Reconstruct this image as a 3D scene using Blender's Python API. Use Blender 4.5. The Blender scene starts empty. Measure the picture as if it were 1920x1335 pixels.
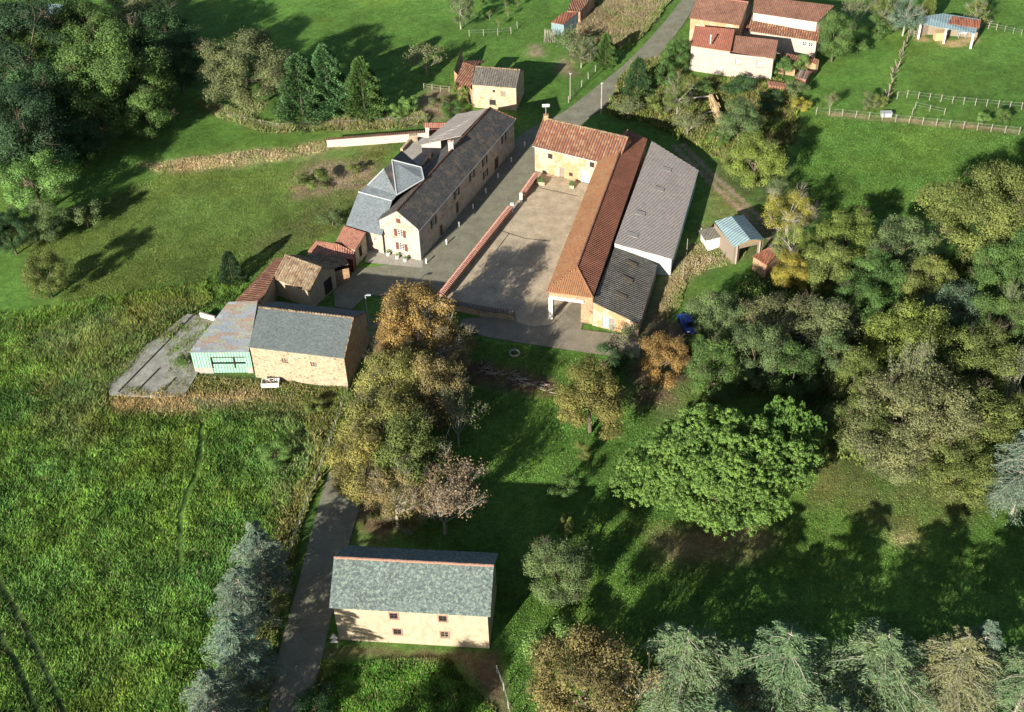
import bpy, math, random
import numpy as np
from mathutils import Vector, Matrix
scene = bpy.context.scene
col = scene.collection
# ------------------------------------------------------------------ camera
F, CX, CY, HC = 2350.0, 960.0, 667.5, 112.0
TH, ROLL = math.radians(40), math.radians(1.8)
M3 = Matrix(((1, 0, 0), (0, math.sin(TH), -math.cos(TH)), (0, math.cos(TH), math.sin(TH)))) @ Matrix.Rotation(-ROLL, 3, 'Z')
cam_d = bpy.data.cameras.new('camera')
cam = bpy.data.objects.new('camera', cam_d); col.objects.link(cam)
cam.matrix_world = Matrix.Translation((0, 0, HC)) @ M3.to_4x4()
cam_d.sensor_width = 36; cam_d.lens = 36 * F / 1920; cam_d.clip_end = 6000; cam_d.clip_start = 1
scene.camera = cam
# ------------------------------------------------------------------ light
SUN_AZ, SUN_EL = math.radians(32.5), math.radians(21)      # azimuth of the shadows from +Y towards +X
world = bpy.data.worlds.new("World"); scene.world = world; world.use_nodes = True
wt = world.node_tree; wt.nodes.clear()
sky = wt.nodes.new('ShaderNodeTexSky'); sky.sky_type = 'NISHITA'; sky.sun_disc = False
sky.sun_elevation = SUN_EL; sky.sun_rotation = SUN_AZ + math.pi
bg = wt.nodes.new('ShaderNodeBackground'); bg.inputs[1].default_value = 0.056
wo = wt.nodes.new('ShaderNodeOutputWorld')
wt.links.new(sky.outputs[0], bg.inputs[0]); wt.links.new(bg.outputs[0], wo.inputs[0])
sd = bpy.data.lights.new('sun', 'SUN'); sd.energy = 5.0; sd.angle = math.radians(0.53); sd.color = (1, .935, .82)
sun = bpy.data.objects.new('sun', sd); col.objects.link(sun)
toward = Vector((-math.sin(SUN_AZ) * math.cos(SUN_EL), -math.cos(SUN_AZ) * math.cos(SUN_EL), math.sin(SUN_EL)))
sun.rotation_euler = toward.to_track_quat('Z', 'Y').to_euler(); sun.location = toward * 300
scene.view_settings.view_transform = 'Standard'; scene.view_settings.look = 'None'
scene.view_settings.exposure = 1.36; scene.view_settings.gamma = 1
scene.cycles.max_bounces = 5; scene.cycles.diffuse_bounces = 2; scene.cycles.glossy_bounces = 2
scene.cycles.transmission_bounces = 2; scene.cycles.transparent_max_bounces = 4

# ------------------------------------------------------------------ helpers
def ray(px, py):
    return M3 @ Vector(((px - CX) / F, -(py - CY) / F, -1))
def G(px, py, z=0.0):                       # the place at height z that the photo shows there
    d = ray(px, py); t = (z - HC) / d.z
    return Vector((d.x * t, d.y * t, z))
def Y2(p): return M3.transposed() @ (Vector(p) - Vector((0, 0, HC)))
def proj(p):
    v = Y2(p); return (CX + F * v.x / -v.z, CY - F * v.y / -v.z)
def dist_at(px, py, z=0): return -Y2(G(px, py, z)).z
def solve_z(xy, py):
    lo, hi = 0.0, 40.0
    for _ in range(40):
        m = (lo + hi) / 2
        if proj((xy[0], xy[1], m))[1] > py: lo = m
        else: hi = m
    return lo
def tag(o, label=None, cat=None, group=None, kind=None):
    if label: o['label'] = label
    if cat: o['category'] = cat
    if group: o['group'] = group
    if kind: o['kind'] = kind
    return o
def empty(name, loc, label=None, cat=None, group=None):
    o = bpy.data.objects.new(name, None); o.empty_display_size = .3
    o.location = loc; col.objects.link(o); return tag(o, label, cat, group)
def copy_tree(o, parent=None):
    c = o.copy(); col.objects.link(c)
    if parent: c.parent = parent
    for ch in list(o.children): copy_tree(ch, c)
    return c
class MB:
    def __init__(s): s.v = []; s.f = []; s.m = []
    def face(s, pts, m=0):
        b = len(s.v); s.v += [Vector(p) for p in pts]; s.f.append(list(range(b, b + len(pts)))); s.m.append(m)
    def prism(s, pts, h, m=0):              # polygon swept down by h (vector or number)
        d = Vector((0, 0, -h)) if not isinstance(h, Vector) else h
        pts = [Vector(p) for p in pts]; q = [p + d for p in pts]; n = len(pts)
        nn = Vector((0, 0, 0))
        for i in range(n): nn += pts[i].cross(pts[(i + 1) % n])
        if nn.dot(d) > 0: pts.reverse(); q.reverse()
        s.face(pts, m); s.face(q[::-1], m)
        for i in range(n): s.face([pts[i], q[i], q[(i + 1) % n], pts[(i + 1) % n]], m)
    def box(s, c, x, y, z, m=0):            # centre and three half-vectors
        c, x, y, z = map(Vector, (c, x, y, z))
        s.prism([c - x - y + z, c + x - y + z, c + x + y + z, c - x + y + z], -2 * z, m)
    def bar(s, a, b, w, h=None, m=0):
        a, b = Vector(a), Vector(b); h = h or w; d = b - a
        if d.length < 1e-6: return
        t = d.normalized(); r = Vector((0, 0, 1)) if abs(t.z) < .9 else Vector((0, 1, 0))
        x = t.cross(r).normalized(); y = x.cross(t).normalized()
        s.box((a + b) / 2, x * w / 2, d / 2, y * h / 2, m)
    def tube(s, a, b, r0, r1, n=6, m=0, cap=True):
        a, b = Vector(a), Vector(b); t = (b - a).normalized()
        r = Vector((0, 0, 1)) if abs(t.z) < .9 else Vector((0, 1, 0))
        x = t.cross(r).normalized(); y = x.cross(t).normalized()
        A = [a + (x * math.cos(k * 2 * math.pi / n) + y * math.sin(k * 2 * math.pi / n)) * r0 for k in range(n)]
        B = [b + (x * math.cos(k * 2 * math.pi / n) + y * math.sin(k * 2 * math.pi / n)) * r1 for k in range(n)]
        for k in range(n): s.face([A[(k + 1) % n], A[k], B[k], B[(k + 1) % n]], m)
        if cap: s.face(B, m)
    def build(s, name, mat, parent=None, smooth=False):
        me = bpy.data.meshes.new(name)
        o0 = Vector((0, 0, 0))
        if parent:
            p = parent
            while p: o0 = o0 + p.location; p = p.parent
        me.from_pydata([tuple(v - o0) for v in s.v], [], s.f)
        uv = me.uv_layers.new(name='UVMap')
        Z = Vector((0, 0, 1))
        for poly in me.polygons:
            n = poly.normal
            u = Z.cross(n)
            u = u.normalized() if u.length > .05 else Vector((1, 0, 0))
            v = n.cross(u)
            for li, vi in zip(poly.loop_indices, poly.vertices):
                p = s.v[vi]; uv.data[li].uv = (p.dot(u), p.dot(v))
            poly.material_index = s.m[poly.index]
            poly.use_smooth = smooth
        for mm in (mat if isinstance(mat, (list, tuple)) else [mat]): me.materials.append(mm)
        o = bpy.data.objects.new(name, me); col.objects.link(o)
        if parent: o.parent = parent
        return o

# ------------------------------------------------------------------ materials
class NT:
    def __init__(s, name, rough=.9, spec=.25):
        s.mat = bpy.data.materials.new(name); s.mat.use_nodes = True
        s.t = s.mat.node_tree; s.b = s.t.nodes['Principled BSDF']
        s.b.inputs['Roughness'].default_value = rough; s.b.inputs['Specular IOR Level'].default_value = spec
    def n(s, typ, **k):
        nd = s.t.nodes.new(typ)
        for a, v in k.items(): setattr(nd, a, v)
        return nd
    def set(s, inp, v):
        if v is None: return
        if hasattr(v, 'links') or isinstance(v, bpy.types.NodeSocket): s.t.links.new(v, inp)
        else: inp.default_value = v if not (isinstance(v, tuple) and len(v) == 3 and inp.type == 'RGBA') else (*v, 1)
    def math(s, op, a, b=None, c=None, clamp=False):
        nd = s.n('ShaderNodeMath', operation=op); nd.use_clamp = clamp
        s.set(nd.inputs[0], a); s.set(nd.inputs[1], b)
        if c is not None: s.set(nd.inputs[2], c)
        return nd.outputs[0]
    def obj(s): return s.n('ShaderNodeTexCoord').outputs['Object']
    def geo(s): return s.n('ShaderNodeNewGeometry').outputs['Position']
    def uv(s): return s.n('ShaderNodeTexCoord').outputs['UV']
    def sep(s, v):
        nd = s.n('ShaderNodeSeparateXYZ'); s.set(nd.inputs[0], v); return nd.outputs
    def comb(s, x, y, z=0.0):
        nd = s.n('ShaderNodeCombineXYZ'); s.set(nd.inputs[0], x); s.set(nd.inputs[1], y); s.set(nd.inputs[2], z); return nd.outputs[0]
    def noise(s, v, scale, detail=4, rough=.6, dist=0.0):
        nd = s.n('ShaderNodeTexNoise'); s.set(nd.inputs['Vector'], v); nd.inputs['Scale'].default_value = scale
        nd.inputs['Detail'].default_value = detail; nd.inputs['Roughness'].default_value = rough; nd.inputs['Distortion'].default_value = dist
        return nd.outputs[0]
    def white(s, v):
        nd = s.n('ShaderNodeTexWhiteNoise'); s.set(nd.inputs['Vector'], v); return nd.outputs[0]
    def vor(s, v, scale, feature='F1', out=0):
        nd = s.n('ShaderNodeTexVoronoi', feature=feature); s.set(nd.inputs['Vector'], v); nd.inputs['Scale'].default_value = scale
        return nd.outputs[out]
    def ramp(s, f, stops):
        nd = s.n('ShaderNodeValToRGB'); s.set(nd.inputs[0], f); e = nd.color_ramp.elements
        while len(e) < len(stops): e.new(.5)
        for el, (p, c) in zip(e, stops):
            el.position = p; el.color = (*c, 1) if isinstance(c, tuple) else (c, c, c, 1)
        return nd.outputs[0]
    def mix(s, f, a, b, mode='MIX'):
        nd = s.n('ShaderNodeMix', data_type='RGBA', blend_type=mode)
        s.set(nd.inputs[0], f); s.set(nd.inputs[6], a); s.set(nd.inputs[7], b); return nd.outputs[2]
    def bump(s, h, strength=.5, dist=.05):
        nd = s.n('ShaderNodeBump'); nd.inputs['Strength'].default_value = strength; nd.inputs['Distance'].default_value = dist
        s.set(nd.inputs['Height'], h); s.t.links.new(nd.outputs[0], s.b.inputs['Normal'])
    def out(s, c): s.set(s.b.inputs['Base Color'], c); return s.mat

def flat(name, c, rough=.8, spec=.3, var=.15, scale=3, metal=0):
    m = NT(name, rough, spec); m.b.inputs['Metallic'].default_value = metal
    f = m.noise(m.obj(), scale, 5)
    return m.out(m.mix(f, tuple(x * (1 - var * 1.6) for x in c), tuple(min(1, x * (1 + var * 1.6)) for x in c)))
def tiles(name, cols, pu=.42, pv=.45, bump=.8, wave=True, lichen=None, lam=.45, dark=.35, lscale=1.2, stripes=.35, spec=.2, dscale=.35):
    m = NT(name, .9, spec)
    u, v, _ = m.sep(m.uv())
    uu = m.math('DIVIDE', u, pu); vv = m.math('DIVIDE', v, pv)
    if not wave: uu = m.math('ADD', uu, m.math('MULTIPLY', m.math('FLOOR', vv), .5))
    cell = m.white(m.comb(m.math('FLOOR', uu), m.math('FLOOR', vv)))
    colr = m.ramp(cell, [(i / (len(cols) - 1), c) for i, c in enumerate(cols)])
    big = m.noise(m.geo(), dscale, 5, .65)
    colr = m.mix(m.ramp(big, [(.32, 0.0), (.7, 1.0)]), colr, m.mix(1.0, colr, tuple([1 - dark] * 3), 'MULTIPLY'))
    s1 = m.math('SINE', m.math('MULTIPLY', uu, 2 * math.pi))
    if wave:
        groove = m.math('MULTIPLY_ADD', s1, .5, .5)
        colr = m.mix(m.math('MULTIPLY', m.math('SUBTRACT', 1.0, groove), stripes), colr, (.03, .022, .018))
        h = m.math('MULTIPLY_ADD', m.math('FRACT', vv), -.35, s1)
    else:
        h = m.math('MULTIPLY_ADD', m.math('FRACT', vv), -.6, m.math('MULTIPLY', cell, .6))
    if lichen:
        ln = m.noise(m.geo(), lscale, 8, .72)
        colr = m.mix(m.ramp(ln, [(1 - lam - .08, 0.0), (1 - lam + .1, .8)]), colr, lichen)
    fine = m.noise(m.geo(), 5, 6, .7)
    colr = m.mix(.65, colr, m.mix(1.0, colr, m.ramp(fine, [(.25, .35), (.75, 1.6)]), 'MULTIPLY'))
    m.bump(m.math('ADD', h, fine), bump, .06)
    return m.out(colr)
def stone(name, a, b, plaster=None, pam=.5, size=3.0, mortar=(.3, .24, .16)):
    m = NT(name, .95, .15)
    u, v, _ = m.sep(m.uv())
    vec = m.comb(u, m.math('MULTIPLY', v, 1.7))
    cellc = m.vor(vec, size, 'F1', 1)
    edge = m.vor(vec, size, 'DISTANCE_TO_EDGE', 0)
    c = m.mix(m.sep(cellc)[0], a, b)
    c = m.mix(m.ramp(edge, [(0.02, 1.0), (.1, 0.0)]), c, mortar)
    c = m.mix(m.math('MULTIPLY', m.math('GREATER_THAN', m.sep(cellc)[1], .93), .6), c, (.05, .035, .025))
    if plaster:
        pn = m.noise(m.geo(), .45, 6, .65)
        c = m.mix(m.ramp(pn, [(1 - pam - .03, 0.0), (1 - pam + .03, 1.0)]), c, plaster)
    st = m.noise(m.geo(), 1.1, 6, .7)
    c = m.mix(1.0, c, m.ramp(st, [(.25, .62), (.7, 1.18)]), 'MULTIPLY')
    m.bump(edge, .6, .05)
    return m.out(c)
def plasterm(name, a, patch=None, pam=.4):
    m = NT(name, .93, .15)
    u, v, _ = m.sep(m.uv())
    st = m.noise(m.comb(m.math('MULTIPLY', u, 1.6), m.math('MULTIPLY', v, .9)), 1, 7, .7)
    c = m.mix(1.0, a, m.ramp(st, [(.25, .66), (.7, 1.12)]), 'MULTIPLY')
    if patch:
        pn = m.noise(m.geo(), .5, 5, .6)
        c = m.mix(m.ramp(pn, [(1 - pam - .02, 0.0), (1 - pam + .02, .9)]), c, patch)
    fine = m.noise(m.geo(), 9, 4); m.bump(fine, .3, .03)
    c = m.mix(.5, c, m.mix(1.0, c, m.ramp(fine, [(.3, .7), (.7, 1.2)]), 'MULTIPLY'))
    return m.out(c)
MT = {}
MT['canal'] = tiles('canal_tile', [(.22, .095, .06), (.28, .12, .075), (.23, .09, .055), (.36, .21, .12), (.25, .115, .075)], pu=.46, lichen=(.20, .15, .095), lam=.33, stripes=.8)
MT['canal_old'] = tiles('old_canal_tile', [(.12, .07, .045), (.30, .19, .12), (.17, .10, .065), (.36, .27, .17), (.10, .06, .045)], lichen=(.24, .21, .13), lam=.46, stripes=.6)
MT['canal_house'] = tiles('house_tile', [(.19, .095, .065), (.27, .14, .095), (.22, .11, .075)], pu=.36, lichen=(.15, .12, .08), lam=.33, stripes=.3)
MT['orange'] = tiles('orange_flat_tile', [(.31, .145, .07), (.38, .185, .09), (.34, .16, .08)], pu=.30, pv=.34, wave=True, lichen=(.30, .21, .10), lam=.42, dark=.2, stripes=.18, lscale=.6)
MT['red'] = tiles('red_pantile', [(.23, .085, .05), (.33, .13, .075), (.27, .10, .058)], pu=.42, lichen=(.10, .055, .04), lam=.38, stripes=.5)
MT['newtile'] = tiles('new_tile', [(.33, .145, .10), (.39, .19, .13), (.28, .115, .08)], pu=.36, dark=.15, stripes=.3)
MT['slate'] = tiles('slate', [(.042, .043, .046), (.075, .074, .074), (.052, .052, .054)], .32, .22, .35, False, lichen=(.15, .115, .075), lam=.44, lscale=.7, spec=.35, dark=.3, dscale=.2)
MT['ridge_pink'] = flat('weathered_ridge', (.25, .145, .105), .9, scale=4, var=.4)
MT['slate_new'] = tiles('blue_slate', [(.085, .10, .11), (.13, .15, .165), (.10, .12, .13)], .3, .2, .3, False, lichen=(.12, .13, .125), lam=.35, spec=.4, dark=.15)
MT['slate_barn'] = tiles('barn_slate', [(.065, .085, .085), (.10, .13, .125), (.075, .095, .09)], .34, .22, .45, False, lichen=(.22, .27, .22), lam=.45, lscale=3.2, dark=.25)
MT['slate_stone'] = tiles('plain_slate', [(.07, .085, .088), (.095, .112, .115), (.075, .09, .09)], .34, .22, .35, False, lichen=(.12, .14, .13), lam=.38, lscale=3, dark=.15)
MT['fibre'] = tiles('fibre_cement', [(.27, .24, .22), (.32, .285, .26), (.29, .255, .235)], pu=.36, pv=.9, lichen=(.22, .20, .18), lam=.4, stripes=.16, dark=.12)
MT['fibre_old'] = tiles('mossy_fibre_cement', [(.13, .12, .105), (.20, .185, .165), (.15, .14, .12)], pu=.42, pv=.9, lichen=(.035, .035, .022), lam=.45, stripes=.5, dark=.4, lscale=3)
MT['tin'] = tiles('patchwork_tin', [(.19, .22, .26), (.16, .185, .21), (.23, .165, .125), (.18, .21, .25), (.20, .205, .155), (.22, .255, .29)], pu=1.7, pv=.55, wave=False, lichen=(.13, .15, .09), lam=.4, lscale=3, dark=.2)
MT['blue_metal'] = tiles('blue_grey_metal', [(.17, .25, .27), (.20, .29, .31), (.18, .26, .29)], pu=.5, pv=2.5, stripes=.28, dark=.05, spec=.4)
MT['rust'] = tiles('rusted_sheet', [(.28, .10, .055), (.36, .15, .09), (.20, .07, .045)], pu=.5, pv=1.6, lichen=(.42, .30, .24), lam=.3, stripes=.3)
MT['stone'] = stone('rubble_stone', (.28, .215, .145), (.41, .33, .23), size=4.2)
MT['stone_house'] = stone('house_stone', (.29, .235, .165), (.44, .365, .27), plaster=(.40, .345, .27), pam=.55, size=3.6)
MT['stone_red'] = stone('reddish_stone', (.30, .15, .09), (.38, .23, .13), plaster=(.40, .26, .14), pam=.42)
MT['stone_pale'] = stone('pale_rubble', (.36, .27, .17), (.46, .36, .23), plaster=(.45, .34, .22), pam=.5)
MT['plaster_barn'] = plasterm('cream_render', (.37, .305, .215))
MT['plaster_peach'] = plasterm('peach_render', (.43, .335, .23), patch=(.43, .21, .11), pam=.5)
MT['plaster_white'] = plasterm('white_render', (.46, .39, .34))
MT['plaster_pink'] = plasterm('pale_pink_render', (.40, .325, .27))
MT['mint'] = tiles('mint_cladding', [(.22, .40, .30), (.24, .43, .33)], pu=.4, pv=6, stripes=.18, dark=.05)
MT['pale_mint'] = plasterm('pale_mint_cladding', (.42, .49, .44))
MT['skylight'] = flat('dull_rooflight', (.235, .215, .20))
MT['white'] = flat('white_paint', (.6, .58, .54), var=.06)
MT['lead'] = flat('lead_flashing', (.3, .32, .33), .5, .4)
MT['glass'] = flat('dark_glass', (.012, .014, .018), .15, .5)
MT['brown'] = flat('brown_paint', (.11, .04, .03), .6)
MT['shutter_dark'] = flat('dark_shutter', (.06, .04, .035), .7)
MT['bluedoor'] = flat('blue_grey_door', (.22, .29, .29), .7)
MT['wood'] = flat('weathered_wood', (.20, .16, .12), .9, scale=6, var=.3)
MT['postwood'] = flat('pale_post', (.26, .235, .19), .9)
MT['concrete'] = plasterm('concrete', (.30, .28, .24))
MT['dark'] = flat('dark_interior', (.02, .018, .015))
MT['car'] = flat('blue_car_paint', (.01, .03, .16), .25, .6, var=.05)
MT['tyre'] = flat('tyre', (.02, .02, .02))
MT['straw'] = flat('straw', (.42, .30, .16), .95, scale=4, var=.35)
MT['brick'] = flat('red_brick', (.25, .12, .08), .9, scale=8, var=.3)
MT['galv'] = flat('galvanised', (.3, .32, .34), .5, .5)
MT['bark'] = flat('bark', (.10, .08, .055), .95, scale=5, var=.3)
MT['bark_pale'] = flat('pale_bark', (.27, .245, .20), .95, scale=5, var=.3)

# ------------------------------------------------------------------ ground colours (albedo), regions traced on the ground
rng = np.random.default_rng(7)
def vnoise(x, y, s, seed):
    x = x / s; y = y / s; xi = np.floor(x).astype(np.int64); yi = np.floor(y).astype(np.int64)
    fx = x - xi; fy = y - yi; fx = fx * fx * (3 - 2 * fx); fy = fy * fy * (3 - 2 * fy)
    def h(a, b):
        n = (a * 374761393 + b * 668265263 + seed * 1442695041) & 0x7fffffff
        n = ((n ^ (n >> 13)) * 1274126177) & 0x7fffffff
        return ((n ^ (n >> 16)) & 0xffff) / 65535.0
    return (h(xi, yi) * (1 - fx) + h(xi + 1, yi) * fx) * (1 - fy) + (h(xi, yi + 1) * (1 - fx) + h(xi + 1, yi + 1) * fx) * fy
def fbm(x, y, s, seed, o=4):
    r = 0; a = .5; t = 0
    for k in range(o):
        r = r + a * vnoise(x, y, s / 2 ** k, seed + k); t += a; a *= .55
    return r / t
def inpoly(x, y, pix, z=0, jit=1.2):
    P = [G(a, b, z) for a, b in pix]
    x = x + (fbm(x, y, 3, 91) - .5) * 2 * jit; y = y + (fbm(x, y, 3, 57) - .5) * 2 * jit
    ins = np.zeros(x.shape, bool); n = len(P)
    for i in range(n):
        x0, y0, x1, y1 = P[i].x, P[i].y, P[(i + 1) % n].x, P[(i + 1) % n].y
        if abs(y1 - y0) < 1e-9: continue
        c = ((y0 > y) != (y1 > y)) & (x < (x1 - x0) * (y - y0) / (y1 - y0) + x0)
        ins ^= c
    return ins
MEADOW = [(-400, 575), (0, 585), (120, 568), (250, 548), (340, 535), (400, 520), (440, 470), (470, 530), (430, 575), (380, 600), (215, 745), (400, 745), (560, 760), (640, 745), (600, 880), (560, 985), (520, 1110), (478, 1335), (440, 1600), (-700, 1600)]
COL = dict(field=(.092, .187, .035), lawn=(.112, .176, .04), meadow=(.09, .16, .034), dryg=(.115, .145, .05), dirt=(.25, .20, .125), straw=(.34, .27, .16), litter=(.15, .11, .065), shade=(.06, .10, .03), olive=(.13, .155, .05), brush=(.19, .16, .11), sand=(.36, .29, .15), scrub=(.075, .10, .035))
REG = [   # colour, polygon in photo pixels on the ground, edge wobble
 ('lawn', [(-200, 430), (100, 420), (300, 320), (620, 300), (760, 260), (700, 330), (640, 420), (560, 480), (470, 525), (340, 535), (120, 568), (100, 480)], 1.5),
 ('olive', [(560, 290), (740, 262), (720, 300), (660, 400), (600, 440), (520, 480), (460, 470), (600, 380), (540, 340)], 3),
 ('meadow', MEADOW, 1.5),
 ('dryg', [(40, 640), (160, 590), (330, 560), (400, 560), (330, 640), (220, 740), (170, 820), (60, 800), (90, 700)], 5),
 ('dryg', [(205, 740), (360, 690), (480, 700), (655, 720), (650, 740), (628, 790), (560, 990), (500, 990), (545, 820), (520, 790), (440, 770), (400, 770), (200, 770)], 1.5),
 ('scrub', [(560, 990), (618, 880), (655, 745), (640, 745), (600, 850), (520, 1000), (470, 1110), (400, 1335), (500, 1335)], 1),
 ('straw', [(205, 742), (400, 738), (470, 722), (520, 738), (400, 762), (300, 772), (215, 765)], .8),
 ('straw', [(262, 308), (400, 292), (520, 277), (600, 266), (640, 276), (560, 296), (420, 312), (290, 322)], 1.2),
 ('dirt', [(545, 330), (600, 300), (700, 304), (690, 345), (600, 368), (548, 376)], 1.5),
 ('dirt', [(600, 315), (720, 303), (700, 355), (620, 350)], 1),
 ('dirt', [(780, 200), (800, 165), (850, 160), (852, 200), (905, 215), (790, 228)], 1.5),
 ('brush', [(420, 205), (480, 232), (560, 235), (720, 222), (800, 222), (800, 232), (720, 240), (500, 245), (400, 215), (370, 192)], 1),
 ('dirt', [(992, 82), (1022, 84), (1020, 108), (990, 105)], 1),
 ('dirt', [(1050, 100), (1075, 115), (1080, 145), (1040, 135)], 2.5),
 ('brush', [(1110, 0), (1265, -10), (1240, 30), (1180, 80), (1140, 90), (1060, 70), (1080, 30)], 2),
 ('scrub', [(1180, 110), (1240, 100), (1300, 140), (1460, 150), (1500, 200), (1470, 330), (1520, 400), (1480, 440), (1340, 330), (1320, 280), (1200, 225), (1130, 215)], 2.5),
 ('olive', [(1330, 320), (1480, 440), (1500, 480), (1400, 500), (1320, 450), (1300, 420), (1330, 380)], 2),
 ('straw', [(1225, 600), (1260, 500), (1300, 455), (1400, 480), (1290, 520), (1262, 600), (1240, 625)], 1.0),
 ('dirt', [(1200, 640), (1245, 505), (1262, 512), (1240, 600), (1215, 650)], 1),
 ('litter', [(1150, 640), (1235, 600), (1320, 600), (1330, 640), (1300, 740), (1200, 770), (1170, 700)], 2.0),
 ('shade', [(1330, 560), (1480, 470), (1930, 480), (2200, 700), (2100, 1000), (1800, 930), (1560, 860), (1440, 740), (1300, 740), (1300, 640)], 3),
 ('field', [(1260, 560), (1310, 520), (1405, 478), (1420, 500), (1370, 560), (1290, 600), (1262, 610)], 1),
 ('dryg', [(1240, 745), (1350, 735), (1370, 760), (1290, 800), (1220, 800)], 3.5),
 ('litter', [(865, 672), (940, 680), (1040, 710), (1048, 742), (960, 735), (880, 715)], .8),
 ('litter', [(640, 930), (740, 940), (760, 990), (690, 1025), (672, 1020)], 2),
 ('dirt', [(680, 600), (830, 585), (880, 640), (870, 760), (760, 800), (700, 700)], 2.5),
 ('sand', [(1230, 1000), (1430, 985), (1450, 1010), (1400, 1050), (1330, 1060), (1240, 1030)], 3),
 ('olive', [(1540, 840), (1850, 900), (1820, 1000), (1600, 960), (1500, 900)], 5),
 ('litter', [(612, 1215), (940, 1222), (945, 1300), (960, 1340), (925, 1335), (895, 1280), (860, 1240), (640, 1232), (625, 1300), (600, 1300)], .6),
 ('sand', [(1665, 995), (1715, 990), (1735, 1008), (1690, 1020)], 1.5),
 ('sand', [(1720, 78), (1790, 75), (1830, 60), (1835, 72), (1810, 88), (1770, 88), (1730, 66)], .8),
 ('straw', [(1550, 208), (1700, 222), (1910, 242), (1910, 248), (1700, 229), (1548, 214)], .5),
]
def soften(m, n):
    for _ in range(n):
        q = m.copy(); q[1:-1, 1:-1] = (m[1:-1, 1:-1] * 2 + m[:-2, 1:-1] + m[2:, 1:-1] + m[1:-1, :-2] + m[1:-1, 2:]) / 6; m = q
    return m
def ground_grid(x, y):
    c = np.empty(x.shape + (3,)); c[:] = COL['field']
    for k, poly, j in REG:
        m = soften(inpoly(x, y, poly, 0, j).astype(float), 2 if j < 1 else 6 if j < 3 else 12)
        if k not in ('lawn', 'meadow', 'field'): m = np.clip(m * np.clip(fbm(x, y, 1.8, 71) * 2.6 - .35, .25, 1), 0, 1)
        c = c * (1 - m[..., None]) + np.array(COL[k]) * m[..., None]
    # two wheel ruts, bare clay, running past the sheds
    for off in (-.8, .8):
        pts = [G(*p) for p in [(1270, 270), (1325, 325), (1390, 385), (1460, 450), (1500, 500)]]
        for a, b in zip(pts, pts[1:]):
            d = (b - a); L = d.length; d = d / L
            t = np.clip((x - a.x) * d.x + (y - a.y) * d.y, 0, L)
            q = ((x - a.x) * -d.y + (y - a.y) * d.x) - off
            m = (np.abs(q) < .45 + .3 * (fbm(x, y, 1, 5) - .5)) & (t > 0) & (t < L); c[m] = (.27, .21, .15)
    for line in ([(-10, 1075), (60, 1200), (125, 1350)], [(-10, 1170), (35, 1255), (75, 1350)]):
        pts = [G(*p) for p in line]
        for a, b in zip(pts, pts[1:]):
            d = (b - a); L = d.length; d = d / L
            t = (x - a.x) * d.x + (y - a.y) * d.y; m = (np.abs((x - a.x) * -d.y + (y - a.y) * d.x) < .36) & (t > 0) & (t < L); c[m] = (.055, .085, .03)
    n1 = fbm(x, y, 14, 3)[..., None]; n2 = fbm(x, y, 2.2, 11)[..., None]
    c = c * (.62 + .75 * n1) * (.7 + .6 * n2)
    n3 = fbm(x, y, 9, 23)[..., None]
    warm = np.clip((n3 - .5) * 4, 0, 1)
    c = c * (1 - warm * .5) + warm * .5 * (c * np.array([1.35, 1.03, .95]))
    return c
def fine_axis(a, b, s, far):
    m = np.arange(a, b, s)
    lo = a - np.geomspace(s * 2, far, 14)[::-1]; hi = b + np.geomspace(s * 2, far, 14)
    return np.concatenate([lo, m, hi])
xs = fine_axis(-112, 130, .55, 2500); ys = fine_axis(62, 290, .55, 2500)
X, Yg = np.meshgrid(xs, ys)
mead = inpoly(X, Yg, MEADOW, 0, 1.0)
GC = ground_grid(X, Yg)
def ground_col(x, y):
    x = x + rng.normal(0, .25, x.shape); y = y + rng.normal(0, .25, y.shape)
    return GC[np.clip(np.searchsorted(ys, y), 0, len(ys) - 1), np.clip(np.searchsorted(xs, x), 0, len(xs) - 1)]
bumpz = np.where(mead, (fbm(X, Yg, 3.5, 41) - .5) * .7 + (fbm(X, Yg, 1.1, 43) - .5) * .3, (fbm(X, Yg, 2.5, 41) - .5) * .05)
Z = -.06 + bumpz - np.where(mead, .12, 0)
def quads_mesh(name, V, Fq, mat, cols=None, facecol=None, smooth=False):
    me = bpy.data.meshes.new(name)
    V = np.ascontiguousarray(V, dtype=np.float32); Fq = np.ascontiguousarray(Fq, dtype=np.int32)
    k = Fq.shape[1]
    me.vertices.add(len(V)); me.vertices.foreach_set('co', V.ravel())
    me.loops.add(Fq.size); me.loops.foreach_set('vertex_index', Fq.ravel())
    me.polygons.add(len(Fq)); me.polygons.foreach_set('loop_start', np.arange(0, Fq.size, k, dtype=np.int32))
    me.update(calc_edges=True)
    if smooth: me.polygons.foreach_set('use_smooth', np.ones(len(Fq), bool))
    if cols is not None:
        a = me.attributes.new('tone', 'FLOAT_COLOR', 'POINT' if len(cols) == len(V) else 'FACE')
        a.data.foreach_set('color', np.concatenate([cols, np.ones((len(cols), 1))], 1).astype(np.float32).ravel())
    me.materials.append(mat)
    return me
gm = NT('ground_cover', .95, .1)
at = gm.n('ShaderNodeAttribute', attribute_name='tone').outputs[0]
p = gm.geo()
f1 = gm.noise(p, .9, 10, .8); f2 = gm.noise(p, 7, 6, .75)
c = gm.mix(1.0, at, gm.ramp(f1, [(.28, .45), (.55, 1.0), (.75, 1.6)]), 'MULTIPLY')
c = gm.mix(.8, c, gm.mix(1.0, c, gm.ramp(f2, [(.3, .4), (.7, 1.65)]), 'MULTIPLY'))
gm.bump(gm.math('ADD', f1, f2), .9, .25); MT['ground'] = gm.out(c)
ny, nx = X.shape
idx = np.arange(nx * ny).reshape(ny, nx)
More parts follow.
